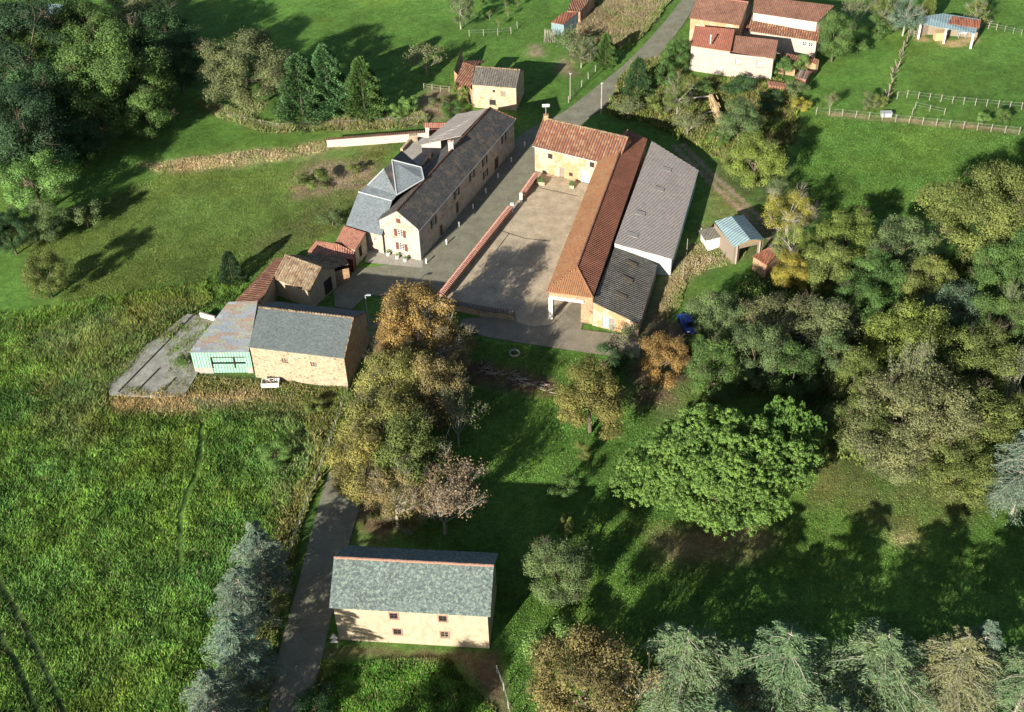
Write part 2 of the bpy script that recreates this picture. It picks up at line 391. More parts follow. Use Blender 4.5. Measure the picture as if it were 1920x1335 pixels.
Fq = np.stack([idx[:-1, :-1], idx[:-1, 1:], idx[1:, 1:], idx[1:, :-1]], -1).reshape(-1, 4)
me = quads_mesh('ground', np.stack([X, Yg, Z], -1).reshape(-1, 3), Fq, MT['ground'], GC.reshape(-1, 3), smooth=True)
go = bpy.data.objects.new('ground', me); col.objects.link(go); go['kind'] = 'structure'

# ------------------------------------------------------------------ roads and yards
def asphaltm(name, a, stains=.35, cracks=False, moss=None):
    m = NT(name, .9, .2); p = m.geo()
    n1 = m.noise(p, .5, 7, .7); n2 = m.noise(p, 3, 8, .75); n3 = m.noise(p, 30, 3)
    c = m.mix(1.0, a, m.ramp(n1, [(.25, 1 - stains), (.7, 1.2)]), 'MULTIPLY')
    c = m.mix(.7, c, m.mix(1.0, c, m.ramp(n2, [(.3, .65), (.7, 1.3)]), 'MULTIPLY'))
    if moss: c = m.mix(m.ramp(m.noise(p, .8, 8, .75), [(.55, 0.0), (.66, .85)]), c, moss)
    if cracks:
        e = m.vor(p, .22, 'DISTANCE_TO_EDGE'); c = m.mix(m.ramp(e, [(.004, .8), (.02, 0.0)]), c, (.05, .045, .035))
    m.bump(n3, .3, .02); return m.out(c)
MT['asphalt'] = asphaltm('asphalt', (.17, .165, .12), .35)
MT['yard'] = asphaltm('yard_concrete', (.37, .305, .215), .4, False, (.28, .225, .15))
MT['gravel'] = asphaltm('gravel', (.20, .175, .13), .3)
MT['platform'] = asphaltm('old_concrete', (.26, .26, .225), .5, False, (.12, .10, .065))
def smooth_line(P, k=4):
    out = []
    for i in range(len(P) - 1):
        p0 = P[max(i - 1, 0)]; p1 = P[i]; p2 = P[i + 1]; p3 = P[min(i + 2, len(P) - 1)]
        for j in range(k):
            t = j / k
            out.append(.5 * ((2 * p1) + (p2 - p0) * t + (2 * p0 - 5 * p1 + 4 * p2 - p3) * t * t + (3 * p1 - p0 - 3 * p2 + p3) * t ** 3))
    out.append(P[-1]); return out
def ribbon(name, Lp, Rp, z, mat, kind='structure'):
    L = smooth_line([G(a, b, z) for a, b in Lp]); R = smooth_line([G(a, b, z) for a, b in Rp])
    m = MB()
    for i in range(len(L) - 1): m.face([L[i], R[i], R[i + 1], L[i + 1]])
    o = m.build(name, mat); tag(o, kind=kind); return o
ribbon('road', [(440, 1600), (470, 1450), (502, 1335), (523, 1223), (556, 1104), (587, 985), (609, 909), (637, 831), (668, 730), (708, 665), (748, 600), (778, 530), (790, 486), (866, 388), (955, 274), (985, 246), (1020, 228), (1059, 208), (1125, 157), (1178, 114), (1236, 52), (1277, 0), (1310, -60)],
       [(540, 1600), (562, 1450), (583, 1335), (606, 1223), (634, 1104), (664, 985), (690, 909), (712, 831), (740, 740), (775, 680), (800, 620), (822, 570), (832, 553), (935, 430), (1010, 326), (1040, 290), (1066, 255), (1104, 222), (1160, 181), (1216, 125), (1256, 79), (1300, 15), (1330, -60)], .03, MT['asphalt'])
def sheet(name, pix, z, mat, th=0.0, kind='structure'):
    m = MB()
    if th: m.prism([G(a, b, z) for a, b in pix], th)
    else: m.face([G(a, b, z) for a, b in pix][::-1])
    o = m.build(name, mat)
    if o.data.polygons[0].normal.z < 0 and not th: o.data.flip_normals()
    tag(o, kind=kind); return o
sheet('forecourt', [(697, 500), (790, 488), (850, 440), (850, 520), (795, 605), (748, 608), (742, 560), (690, 552), (660, 580), (628, 575), (625, 545), (668, 505)], .024, MT['asphalt'])
sheet('path', [(684, 492), (792, 502), (794, 489), (690, 466)], .06, MT['concrete'])
sheet('courtyard', [(826, 560), (958, 390), (980, 366), (1006, 322), (1120, 345), (1140, 400), (1080, 560), (1034, 608), (1000, 612), (968, 603), (966, 584)], .05, MT['yard'])
sheet('driveway', [(866, 598), (965, 588), (1034, 600), (1092, 618), (1205, 632), (1198, 672), (1120, 664), (1040, 652), (960, 640), (905, 630), (862, 612)], .035, MT['gravel'])
sheet('concrete_platform', [(352, 588), (420, 600), (400, 640), (370, 700), (345, 742), (290, 744), (205, 740), (204, 716), (270, 650)], .28, MT['platform'], .5)
ms = MB()
for a, b in [((938, 432), (985, 447)), ((985, 447), (1032, 452)), ((930, 470), (955, 437)), ((1012, 352), (1085, 368))]: ms.bar(G(*a, .055), G(*b, .055), .12, .012)
for a, b in [((365, 588), (222, 735)), ((300, 740), (330, 708)), ((252, 738), (300, 690))]:
    ms.bar(G(*a, .30), G(*b, .30), .22, .08)
tag(ms.build('drain_channel', MT['dark']), kind='structure')

sheet('barn_floor', [(1030, 602), (1090, 617), (1104, 560), (1046, 545)], .045, MT['gravel'])
# ------------------------------------------------------------------ building kit
UPZ = Vector((0, 0, 1))
def wall_uv(A, B, px, py):                   # where a photo pixel falls on the wall A-B: metres along, height
    d = (B - A); d.z = 0; L = d.length; d = d / L; n = Vector((d.y, -d.x, 0)); r = ray(px, py); o = Vector((0, 0, HC))
    t = (A - o).dot(n) / r.dot(n); q = o + r * t
    return (q - A).dot(d), q.z
def wall(mb, A, B, z0, z1, holes=(), reveal=.22, m=0, z1b=None):
    # outward normal is to the right of A->B; holes are (u0,u1,v0,v1); the top may slope to z1b
    A = Vector((A.x, A.y, 0)); B = Vector((B.x, B.y, 0)); d = B - A; L = d.length; d /= L; n = Vector((d.y, -d.x, 0))
    if z1b is None: z1b = z1
    zl = min(z1, z1b)
    us = sorted({0, L, *[min(max(h[i], .02), L - .02) for h in holes for i in (0, 1)]}); vs = sorted({z0, zl, *[min(max(h[i], z0), zl - .02) for h in holes for i in (2, 3)]})
    P = lambda u, v: A + d * u + UPZ * v
    for i in range(len(us) - 1):
        for j in range(len(vs) - 1):
            uc, vc = (us[i] + us[i + 1]) / 2, (vs[j] + vs[j + 1]) / 2
            if any(h[0] < uc < h[1] and h[2] < vc < h[3] for h in holes): continue
            mb.face([P(us[i], vs[j]), P(us[i + 1], vs[j]), P(us[i + 1], vs[j + 1]), P(us[i], vs[j + 1])], m)
    for h in holes:
        u0, u1, v0, v1 = h; v1 = min(v1, zl - .02); u0 = max(u0, .02); u1 = min(u1, L - .02)
        for a, b in (((u0, v0), (u1, v0)), ((u1, v0), (u1, v1)), ((u1, v1), (u0, v1)), ((u0, v1), (u0, v0))):
            a3, b3 = P(*a), P(*b); mb.face([b3, a3, a3 - n * reveal, b3 - n * reveal], m)
    if abs(z1 - z1b) > .01:
        if z1 > z1b: mb.face([P(0, zl), P(L, zl), P(0, z1)], m)
        else: mb.face([P(0, zl), P(L, zl), P(L, z1b)], m)
def window(root, A, B, h, kind='window', glass=None, frame=None, shutters=None, surround=None, bars=(1, 1), z_off=.12):
    A = Vector((A.x, A.y, 0)); B = Vector((B.x, B.y, 0)); d = (B - A).normalized(); n = Vector((d.y, -d.x, 0))
    u0, u1, v0, v1 = h; c = A + d * (u0 + u1) / 2 + UPZ * (v0 + v1) / 2; w, t = (u1 - u0) / 2, (v1 - v0) / 2
    g = MB(); g.box(c - n * z_off, d * w, n * .02, UPZ * t)
    o = g.build(kind, glass or MT['glass'], root)
    if frame:
        f = MB(); e = .07; q = c - n * (z_off - .04)
        for s in (-1, 1):
            f.box(q + d * s * (w - e / 2), d * e / 2, n * .03, UPZ * t); f.box(q + UPZ * s * (t - e / 2), d * (w - e), n * .03, UPZ * e / 2)
        for k in range(bars[0]): f.box(q + d * (-w + 2 * w * (k + 1) / (bars[0] + 1)), d * .03, n * .025, UPZ * (t - e))
        for k in range(bars[1]): f.box(q + UPZ * (-t + 2 * t * (k + 1) / (bars[1] + 1)), d * (w - e), n * .02, UPZ * .025)
        f.build('frame', frame, o)
    if surround:
        f = MB(); e = .14
        for s in (-1, 1): f.box(c + n * .015 + d * s * (w + e / 2), d * e / 2, n * .02, UPZ * (t + e))
        for s in (-1, 1): f.box(c + n * .015 + UPZ * s * (t + e / 2), d * w, n * .02, UPZ * e / 2)
        f.build('surround', surround, o)
    if shutters:
        for s in (-1, 1):
            f = MB(); f.box(c + n * .05 + d * s * (w + w / 2 + .04), d * w / 2, n * .03, UPZ * t)
            f.build('shutter', shutters, o)
    return o
def hole(A, B, px, py, w, h):
    u, v = wall_uv(A, B, px, py); v0 = max(v - h / 2, .05); return (u - w / 2, u + w / 2, v0, v0 + h)
def ridge(root, a, b, mat, r=.16, name='ridge_cap'):
    a, b = Vector(a), Vector(b); m = MB(); L = (b - a).length; n = max(2, int(L / .45)); rr = random.Random(int(L * 100))
    for i in range(n):
        p = a.lerp(b, i / n); q = a.lerp(b, (i + 1.06) / n); j = rr.uniform(-.02, .02)
        m.tube(p + UPZ * j, q + UPZ * (j - .02), r * 1.0, r * .92, 7)
    return m.build(name, mat, root)
def gabled(root, A, B, depth, ze, zr, wallm, roofm, ridgem, oe=.35, og=.25, holes={}, t=.14, hip=None, back_ze=None, skew=0.0, rat=.5, verge=None):
    """A,B front roof corners at eave height; ridge parallel to AB.  holes: side -> list"""
    d = (B - A); d.z = 0; L = d.length; d = d / L; n = Vector((-d.y, d.x, 0))
    bz = back_ze if back_ze is not None else ze
    w2 = n * depth + d * skew
    R0 = A + w2 * rat; R1 = B + w2 * rat; R0.z = R1.z = zr
    C = B + w2; D = A + w2; C.z = D.z = bz
    A = Vector((A.x, A.y, ze)); B = Vector((B.x, B.y, ze))
    R1r = R1.copy(); R0r = R0.copy()
    if hip: 
        if 'R' in hip: R1r = R1 - d * hip['R']
        if 'L' in hip: R0r = R0 + d * hip['L']
    m = MB(); m.prism([A, B, R1r, R0r], t); m.prism([C, D, R0r, R1r], t)
    if hip and 'R' in hip: m.prism([B, C, R1r], t)
    if hip and 'L' in hip: m.prism([D, A, R0r], t)
    rf = m.build('roof', roofm, root)
    if ridgem:
        ridge(rf, R0r + UPZ * .03, R1r + UPZ * .03, ridgem)
        if hip and 'R' in hip: ridge(rf, B, R1r, ridgem, .12)
    if verge:
        ridge(rf, B + UPZ * .03, R1 + UPZ * .03, verge, .11, 'verge_cap')
    # walls
    sf = (zr - ze) / (depth * rat); sb = (zr - bz) / (depth * (1 - rat))
    u = w2 / w2.length
    a = A + d * og + u * oe; b = B - d * og + u * oe; c_ = C - d * og - u * oe; dd = D + d * og - u * oe
    zf = ze + sf * oe - t * .8; zb = bz + sb * oe - t * .8
    w = MB()
    wall(w, a, b, -.3, zf, holes.get('F', ())); wall(w, c_, dd, -.3, zb, holes.get('K', ()))
    r1 = R1 - d * og; r0 = R0 + d * og
    for (p, q, rr, key, hp) in ((b, c_, r1, 'R', hip and 'R' in hip), (dd, a, r0, 'L', hip and 'L' in hip)):
        z0 = min(zf, zb); wall(w, p, q, -.3, z0, holes.get(key, ()))
        if not hp:
            zp, zq = (zf, zb) if key == 'R' else (zb, zf)
            w.face([Vector((p.x, p.y, z0)), Vector((q.x, q.y, z0)), Vector((q.x, q.y, zq)), Vector((rr.x, rr.y, zr - t * .9)), Vector((p.x, p.y, zp))])
    w.build('wall', wallm, root)
    return dict(a=a, b=b, c=c_, d=dd, A=A, B=B, C=C, D=D, R0=R0, R1=R1, dir=d, n=n, zf=zf)
def perp_depth(A, B, Q):
    d = (B - A); d.z = 0; d.normalize(); n = Vector((-d.y, d.x, 0)); return (Q - B).dot(n), (Q - B).dot(d)
def gwalls(A, B, depth, oe, og, skew=0.0):      # plan corners of the walls that gabled() will make
    d = (B - A); d.z = 0; d.normalize(); n = Vector((-d.y, d.x, 0)); u = (n * depth + d * skew).normalized()
    return A + d * og + u * oe, B - d * og + u * oe, B + n * depth + d * skew - d * og - u * oe, A + n * depth + d * skew + d * og - u * oe
def chimney(root, p, w, h, mat, caps=True):
    m = MB(); m.box(Vector(p) + UPZ * h / 2, (w / 2, 0, 0), (0, w * .4, 0), (0, 0, h / 2))
    if caps: m.box(Vector(p) + UPZ * (h + .06), (w / 2 + .08, 0, 0), (0, w * .4 + .08, 0), (0, 0, .06))
    o = m.build('chimney', mat, root); k = MB(); k.tube(Vector(p) + UPZ * (h + .1), Vector(p) + UPZ * (h + .45), .12, .1, 8); k.build('chimney_pot', MT['brick'], o)

# ---- barn at the bottom
ze = 5.9
A = G(617, 1138.5, ze); B = G(919.5, 1155.5, ze); dp, _ = perp_depth(A, B, G(932, 1037, ze))
mid = (B + G(932, 1037, ze)) / 2; zr = solve_z(mid, 1061)
print('barn', dp, zr, (B - A).length)
root = empty('barn', G(770, 1212), 'cream rendered barn with greenish slate roof, alone beside the road nearest the camera', 'barn')
wa = gwalls(A, B, dp, .3, .35)
wins = [hole(wa[0], wa[1], *q, .85, .95) for q in ((738.3, 1155), (830.4, 1160), (745.3, 1184.6), (833.8, 1190))]
gabled(root, A, B, dp, ze, zr, MT['plaster_barn'], MT['slate_barn'], MT['ridge_pink'], .3, .35, {'F': wins})
for i, h in enumerate(wins): window(root, wa[0], wa[1], h, frame=MT['shutter_dark'] if i != 3 else MT['wood'], surround=MT['ridge_pink'])

# ---- stone barn with mint lean-to
ze = 5.5
A = G(466, 650, ze); B = G(645.5, 671.5, ze); dp, _ = perp_depth(A, B, G(686, 584, ze))
zr = solve_z((B + G(686, 584, ze)) / 2, 596)
print('stone barn', dp, zr)
root = empty('stone_barn', G(570, 725), 'rubble stone barn with plain grey slate roof and lichen-yellow verge tiles', 'barn')
wa = gwalls(A, B, dp, .15, .1)
wins = [hole(wa[0], wa[1], 533.9, 676, .85, .8), hole(wa[0], wa[1], 588, 683, .85, .8)]
slots = [hole(wa[0], wa[1], a, b, .3, .15) for a, b in ((545, 699), (585, 705), (627, 711))]
r = gabled(root, A, B, dp, ze, zr, MT['stone'], MT['slate_stone'], MT['canal_old'], .15, .1, {'F': wins + slots}, verge=MT['canal_old'])
for h in wins: window(root, wa[0], wa[1], h, glass=MT['wood'], frame=MT['shutter_dark'])
for h in slots: window(root, wa[0], wa[1], h, kind='vent_slot')
root = empty('tin_shed', G(425, 704), 'mint green clad shed with a patchwork tin roof against the stone barn', 'shed')
A2 = G(354, 660.5, 4.0); B2 = r['a'] - r['dir'] * .05; B2 = Vector((B2.x, B2.y, 4.0)); C2 = G(483, 564, 7.0); D2 = G(428, 566, 7.0)
B2 = G(466.5, 659.5, 4.0)
m = MB(); m.prism([A2, B2, C2, D2], .1); rf = m.build('roof', MT['tin'], root)
d = (B2 - A2).normalized(); wA = A2 + Vector((.15, .25, 0)); wB = B2 + Vector((0, .25, 0))
dh = hole(wA, wB, 431, 690, 4.7, 2.6); dh = (dh[0], dh[1], -.1, 2.85)
m = MB(); wall(m, wA, wB, 1.0, 3.95, [dh[:2] + (.99, dh[3])]); wall(m, D2, wA, 0, 6.9, z1b=3.95); wall(m, C2, D2, 0, 6.9)
m.build('wall', MT['mint'], root)
m = MB(); wall(m, wA, wB, -.2, 1.0, [(dh[0], dh[1], -.1, .98)]); m.build('plinth', MT['concrete'], root)
n = Vector((d.y, -d.x, 0)); wA0 = Vector((wA.x, wA.y, 0))
m = MB(); m.box(wA0 + d * (dh[0] + 2.35) + UPZ * .8 - n * .1, d * 2.3, n * .04, UPZ * .78)
m.box(wA0 + d * (dh[0] + 2.35) + UPZ * 2.35 - n * .16, d * 2.3, n * .04, UPZ * .47); dr = m.build('door', MT['mint'], root)
m = MB()
for u in (dh[0], dh[0] + 3.1): m.box(wA0 + d * u + UPZ * 1.9 + n * .05, d * .06, n * .05, UPZ * .95)
m.box(wA0 + d * (dh[0] + 2.35) + UPZ * 2.87 + n * .05, d * 2.4, n * .05, UPZ * .05); m.build('door_rail', MT['shutter_dark'], dr)
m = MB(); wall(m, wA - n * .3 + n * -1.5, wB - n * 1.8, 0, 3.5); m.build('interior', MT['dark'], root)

# ---- tile shed and its low wing
ze = 3.4
A = G(511.5, 521, ze); B = G(580, 546, ze)
root = empty('tiled_outbuilding', G(560, 560), 'gabled stone outbuilding with mossy striped tiles and an arched doorway', 'outbuilding')
dp2 = perp_depth(A, B, G(611, 504, 5.6))[0]; print('outb', dp2)
wa = gwalls(A, B, 6.6, .3, .2)
ah = hole(wa[1], wa[2], 617, 545, 1.9, 2.6)
gabled(root, A, B, 6.6, ze, 5.5, MT['plaster_barn'], MT['canal_old'], MT['canal_old'], .3, .2, {'R': [ah]})
window(root, wa[1], wa[2], ah, kind='door', glass=MT['dark'])
root = empty('low_tiled_wing', G(470, 560), 'long low lean-to roofed in rust and cream tiles behind the stone barn', 'shed')
m = MB(); a, b, c_, e = G(436, 570, 2.2), G(487, 570, 3.6), G(533, 483, 3.6), G(516, 484, 2.2)
m.prism([a, b, c_, e], .12); m.build('roof', MT['canal'], root)
m = MB(); wall(m, a + Vector((.3, .2, 0)), b, -.2, 2.1, z1b=3.45); wall(m, b, c_, -.2, 3.45); wall(m, e, a + Vector((.3, .2, 0)), -.2, 2.1); m.build('wall', MT['plaster_barn'], root)

# ---- small red roofs by the house
root = empty('red_tiled_shed', G(672, 500), 'small stone shed with new red tiles at the foot of the slate wing', 'shed')
P_ = lambda x, y, z: G(x, y, z)
m = MB(); q = [P_(629, 454, 2.9), P_(666, 469, 2.9), P_(686, 436, 3.9), P_(645, 423, 3.9)]
m.prism(q, .12); m.build('roof', MT['newtile'], root)
m = MB(); wall(m, q[0] + Vector((.1, .1, 0)), q[1] + Vector((-.1, .1, 0)), -.2, 2.8)
hh = hole(q[1], q[2], 677, 472, .9, 1.9); wall(m, q[1] + Vector((-.1, .1, 0)), q[2] + Vector((-.1, 0, 0)), -.2, 2.8, [hh], z1b=3.8)
m.build('wall', MT['stone_house'], root); window(root, q[1] + Vector((-.1, .1, 0)), q[2] + Vector((-.1, 0, 0)), hh, kind='door', glass=MT['dark'])
root = empty('pink_tiled_shed', G(640, 505), 'low shed with bright pinkish-red hipped tiles and a brown door', 'shed')
m = MB(); e1, e2, e3, e4 = P_(577, 471, 2.4), P_(616, 482, 2.4), P_(661, 485, 2.4), P_(664, 472, 2.6)
t1, t2 = P_(592, 451, 3.1), P_(633, 457, 3.4)
m.prism([e1, e2, t2, t1], .1); m.prism([e2, e3, e4, t2], .1); m.build('roof', MT['newtile'], root)
m = MB(); wall(m, e1, e2, -.2, 2.3); wall(m, e2, e3, -.2, 2.3); wall(m, e3, e4, -.2, 2.3); m.build('wall', MT['brown'], root)
root = empty('dark_link_shed', G(610, 520), 'dark shaded link roof between the arched outbuilding and the red tiled sheds', 'shed')
m = MB(); q = [P_(572, 487, 3.0), P_(612, 505, 3.2), P_(655, 495, 2.6), P_(640, 472, 2.3), P_(580, 470, 2.2)]; m.prism(q, .12); m.build('roof', MT['canal_old'], root)
m = MB(); wall(m, P_(614, 506, 3), P_(653, 496, 3), -.2, 2.4); m.build('wall', MT['stone_red'], root)

# ---- the long house
ze = 5.8
B = G(786.3, 431.5, ze); Bf = G(967, 222.4, ze)
dd_ = (Bf - B); Lh = dd_.length; d = dd_.normalized(); wdt = 7.2
root = empty('long_house', G(830, 430), 'long stone farmhouse with dark slate roof, white bollards along its shaded road side', 'house')
# front edge in gabled() is A->B; here the road side eave runs from near to far
zr = solve_z(B + Vector((-d.y, d.x, 0)) * wdt / 2, 394.7)
print('house', Lh, zr)
oe, og = .3, .12
wa = gwalls(B, Bf, wdt, oe, og)
up = [hole(wa[0], wa[1], *q, .95, 1.35) for q in ((812.7, 416), (856, 362), (884.6, 329), (908.5, 302), (944.5, 259))]
lo = [hole(wa[0], wa[1], *q, w, h) for q, w, h in (((828, 434), 1.0, 2.0), ((857.6, 389), 1.0, 2.1), ((910, 326), .9, 1.3), ((931, 306), 1.6, 2.3))]
gp = [hole(wa[3], wa[0], *q, .95, 1.3) for q in ((750, 437), (753.5, 462.5))]
r = gabled(root, B, Bf, wdt, ze, zr, MT['stone_house'], MT['slate'], MT['canal'], oe, og, {'F': up + lo, 'L': gp}, hip={'R': 2.4})
for i, h in enumerate(up): window(root, wa[0], wa[1], h, frame=MT['white'], shutters=MT['shutter_dark'], surround=MT['stone_pale'])
window(root, wa[0], wa[1], lo[2], frame=MT['white'], shutters=MT['shutter_dark'])
for h in (lo[0], lo[1], lo[3]): window(root, wa[0], wa[1], h, kind='door', glass=MT['shutter_dark'], surround=MT['stone_pale'])
for h in gp: window(root, wa[3], wa[0], h, frame=MT['white'], shutters=MT['brown'], bars=(1, 3))
u, v = wall_uv(wa[3], wa[0], 747, 414)
o = window(root, wa[3], wa[0], (u - .35, u + .35, v - .4, v + .4), glass=MT['brown'], z_off=-.04)
rf = root.children[0]
m = MB(); m.tube(B + UPZ * -.12 + d * .1, Bf + UPZ * -.12, .08, .08, 6); m.tube(wa[0] + Vector((.08, -.08, 5.6 - wa[0].z)), wa[0] + Vector((.08, -.08, -wa[0].z)), .06, .06, 6)
m.build('gutter', MT['lead'], root)
cp = G(845, 268, zr + 1.0); chimney(root, (cp.x, cp.y, zr - .9), .8, 2.1, MT['plaster_white'])
# turreted slate wing
root = empty('turreted_wing', G(690, 440), 'blue-grey slate wing with a steep turret roof and pale flashing, joined to the gable end', 'house wing')
pt = {k: G(*v) for k, v in dict(a=(648, 423, 3.7), b=(716, 441, 3.7), c=(735, 377, 7.2), d=(672, 360, 7.2), e=(689, 348, 7.7), f=(744, 366, 7.7), g=(720, 317, 10.0), h=(735, 300, 10.4), i=(790, 314, 9.3), j=(795, 336, 8.8), k=(753, 282, 6.2), b2=(728, 412, 5.4)).items()}
def faces(name, lst, mat, par):
    m = MB()
    for s in lst: m.prism([pt[k] for k in s], .12)
    return m.build(name, mat, par)
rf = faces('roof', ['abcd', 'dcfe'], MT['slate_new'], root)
faces('turret_face', ['efg'], MT['slate_new'], root); faces('turret_face', ['gfh'], MT['slate'], root)  # valley and back faces take darker slate: their shade put into the colour
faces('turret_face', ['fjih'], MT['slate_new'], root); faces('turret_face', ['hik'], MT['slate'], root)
m = MB()
for s in ('dc', 'ge', 'hf', 'ji', 'jf', 'hi'): m.tube(pt[s[0]] + UPZ * .05, pt[s[1]] + UPZ * .05, .10, .10, 5)
m.build('flashing', MT['lead'], rf)
m = MB()
ring = [pt[k] for k in 'abfjikhgeda']
wl = [(pt['a'] + Vector((.25, .3, 0)), pt['b'] + Vector((0, .3, 0)))]
wall(m, wl[0][0], wl[0][1], -.2, 3.75, [hole(*wl[0], 703, 448, .7, .7)])
for s in ('kh', 'hg', 'ge', 'ed', 'da'):
    p, q = pt[s[0]], pt[s[1]]; wall(m, p, q, -.2, p.z - .12, z1b=q.z - .12)
wall(m, pt['i'], pt['k'], -.2, pt['i'].z - .1, z1b=pt['k'].z - .1)
m.build('wall', MT['stone_house'], root)
window(root, *wl[0], hole(*wl[0], 703, 448, .7, .7), frame=MT['white'])
# terrace and rear extension
root = empty('rear_extension', G(830, 280), 'broad low grey slate extension roof behind the long ridge with a cream end wall', 'house wing')
e0, e1 = G(788, 271, 5.2), G(856, 214, 5.4); t0 = G(865, 254, zr - .25); t1 = G(914, 203, zr - .25); ee = G(826, 262.5, 5.9)
m = MB(); m.prism([e0, ee, t0, t1, e1], .12); m.build('roof', MT['fibre'], root)
m = MB(); wall(m, e0 + Vector((.2, .2, 0)), ee, -.2, 5.05, z1b=5.75); wall(m, e1, e0 + Vector((.2, .2, 0)), -.2, 5.2, z1b=5.05); m.build('wall', MT['plaster_white'], root)
root = empty('roof_terrace', G(790, 300), 'flat brown terrace roof with low stone parapet behind the turret', 'terrace')
m = MB(); m.prism([G(753, 284, 3), G(800, 330, 3), G(830, 290, 3), G(822, 262, 3), G(785, 256, 3)], 3.1); m.build('wall', MT['concrete'], root)
for a, b in (((753, 282), (775, 257)), ((792, 312), (803, 296)), ((808, 276), (806, 300))):
    m = MB(); m.bar(G(*a, 3.3), G(*b, 3.3), .4, .7); m.build('parapet', MT['stone_pale'], root)
m = MB(); m.box(G(775, 258, 3.6), (.7, .15, 0), (0, .4, 0), (0, 0, .6)); m.build('chimney', MT['stone'], root)

# ---- garden wall + gate
root = empty('garden_wall', G(700, 268), 'long white rendered garden wall topped with dark tiles behind the lawn', 'wall')
a, b = G(614, 276, 0), G(800, 262, 0)
m = MB(); m.bar(a + UPZ * .75, b + UPZ * .75, .3, 1.7); m.build('wall', MT['plaster_white'], root)
m = MB(); dd = (b - a).normalized(); nn = Vector((-dd.y, dd.x, 0)); k = 0; L = (b - a).length
while k < L:
    p = a + dd * k + UPZ * 1.66
    m.tube(p - nn * .3 - UPZ * .05, p + nn * .02 + UPZ * .12, .14, .12, 5); m.tube(p + nn * .3 - UPZ * .05, p + UPZ * .12, .14, .12, 5); k += .36
m.build('coping', MT['canal_house'], root)
root = empty('garden_gate', G(815, 262), 'tile-roofed white gateway with a brown door at the end of the garden wall', 'gate')
g0, g1 = G(803, 262, 0), G(836, 262, 0)
for p in (g0, g1): m = MB(); m.box(p + UPZ * 1.4, (.35, 0, 0), (0, .35, 0), (0, 0, 1.5)); m.build('pillar', MT['plaster_white'], root)
m = MB(); m.box((g0 + g1) / 2 + UPZ * 1.1, (g1 - g0) / 2 * .85, (0, .06, 0), (0, 0, 1.1)); m.build('door', MT['brown'], root)
m = MB(); x = (g1 - g0) / 2 * 1.35; c0 = (g0 + g1) / 2 + UPZ * 3.4
m.prism([c0 - x + Vector((0, -.9, -.4)), c0 + x + Vector((0, -.9, -.4)), c0 + x, c0 - x], .1); m.prism([c0 + x + Vector((0, .9, -.4)), c0 - x + Vector((0, .9, -.4)), c0 - x, c0 + x], .1)
m.build('roof', MT['newtile'], root)

# ---- the courtyard farm: north wing
ze = 4.9
A = G(998.5, 273.5, ze); B = G(1158, 312, ze); dpn = 8.2
zr = solve_z(A + (lambda d: Vector((-d.y, d.x, 0)))((B - A).normalized()) * dpn / 2, 221)
print('nwing', zr, (B - A).length)
root = empty('courtyard_house', G(1060, 335), 'peach rendered house with striped red-brown tiles closing the far end of the courtyard', 'house')
wa = gwalls(A, B, dpn, .3, .25)
H1 = [hole(wa[0], wa[1], 1031.6, 293, .85, .95), hole(wa[0], wa[1], 1110, 309, .85, .95), hole(wa[0], wa[1], 1070.4, 327, .7, .7)]
H2 = [hole(wa[0], wa[1], 1054, 328, .95, 1.9), hole(wa[0], wa[1], 1098, 339, 1.5, 2.3)]
H2 = [(h[0], h[1], .05, h[3]) for h in H2]
r = gabled(root, A, B, dpn, ze, zr, MT['plaster_peach'], MT['canal'], MT['canal_old'], .3, .25, {'F': H1 + H2})
for h in H1: window(root, wa[0], wa[1], h, frame=MT['shutter_dark'], bars=(2, 2))
window(root, wa[0], wa[1], H2[0], kind='door', glass=MT['wood'], frame=MT['wood'], surround=MT['stone_pale'], bars=(0, 1)); window(root, wa[0], wa[1], H2[1], kind='door', glass=MT['bluedoor'])
m = MB(); m.tube(A + UPZ * -.12, B + UPZ * -.12, .07, .07, 6); m.tube(wa[0] + Vector((.1, -.1, 4.8 - wa[0].z)), wa[0] + Vector((.1, -.1, -wa[0].z)), .06, .06, 6); m.build('gutter', MT['lead'], root)
cpos = r['R0'] + r['dir'] * .5
chimney(root, cpos - UPZ * .5, .7, 1.1, MT['stone_red'])
a = empty('roof_antenna', cpos + UPZ * .7, 'white antenna panel on a mast over the courtyard house chimney', 'antenna')
m = MB(); m.tube(cpos + UPZ * .6, cpos + UPZ * 2.3, .05, .04, 6); m.build('mast', MT['galv'], a)
m = MB(); m.box(cpos + UPZ * 2.4, (.6, 0, 0), (0, .05, .03), (0, -.15, .3)); m.build('panel', MT['white'], a)

# ---- long red barn with hipped portico end
zw = 5.0
WS = G(1024.5, 546, zw); WN = G(1120, 303, zw); RS = G(1082, 495, 0); 
ES = G(1111, 559.5, zw + .1)
# ridge height from symmetry
d = (WN - WS).normalized(); n = Vector((d.y, -d.x, 0)); wd = (ES - WS).dot(n); print('red barn width', wd)
def ridge_pt(px, py):
    best = None
    for k in range(400):
        z = 5 + k * .02; q = G(px, py, z); e = abs((q - WS).dot(n) - wd / 2)
        if best is None or e < best[0]: best = (e, q)
    return best[1]
RS = ridge_pt(1082, 495.5); RN = ridge_pt(1172.5, 260); zr = (RS.z + RN.z) / 2; print('ridge z', RS.z, RN.z)
sN = (RN - WS).dot(d); RS.z = zr; RN = WS + n * wd / 2 + d * sN; RN.z = zr
EN = WS + n * wd + d * (sN + 2.4); ES = WS + n * wd; EN.z = ES.z = zw
root = empty('red_barn', G(1080, 520), 'long red barn with orange sunlit tiles and hipped open portico at its near end', 'barn')
WN2 = WS + d * (sN - 1.0); WN2.z = zw
RN2 = RN + d * 2.2
m = MB(); m.prism([WN2, WS, RS, RN2], .14); o1 = m.build('roof', MT['orange'], root)
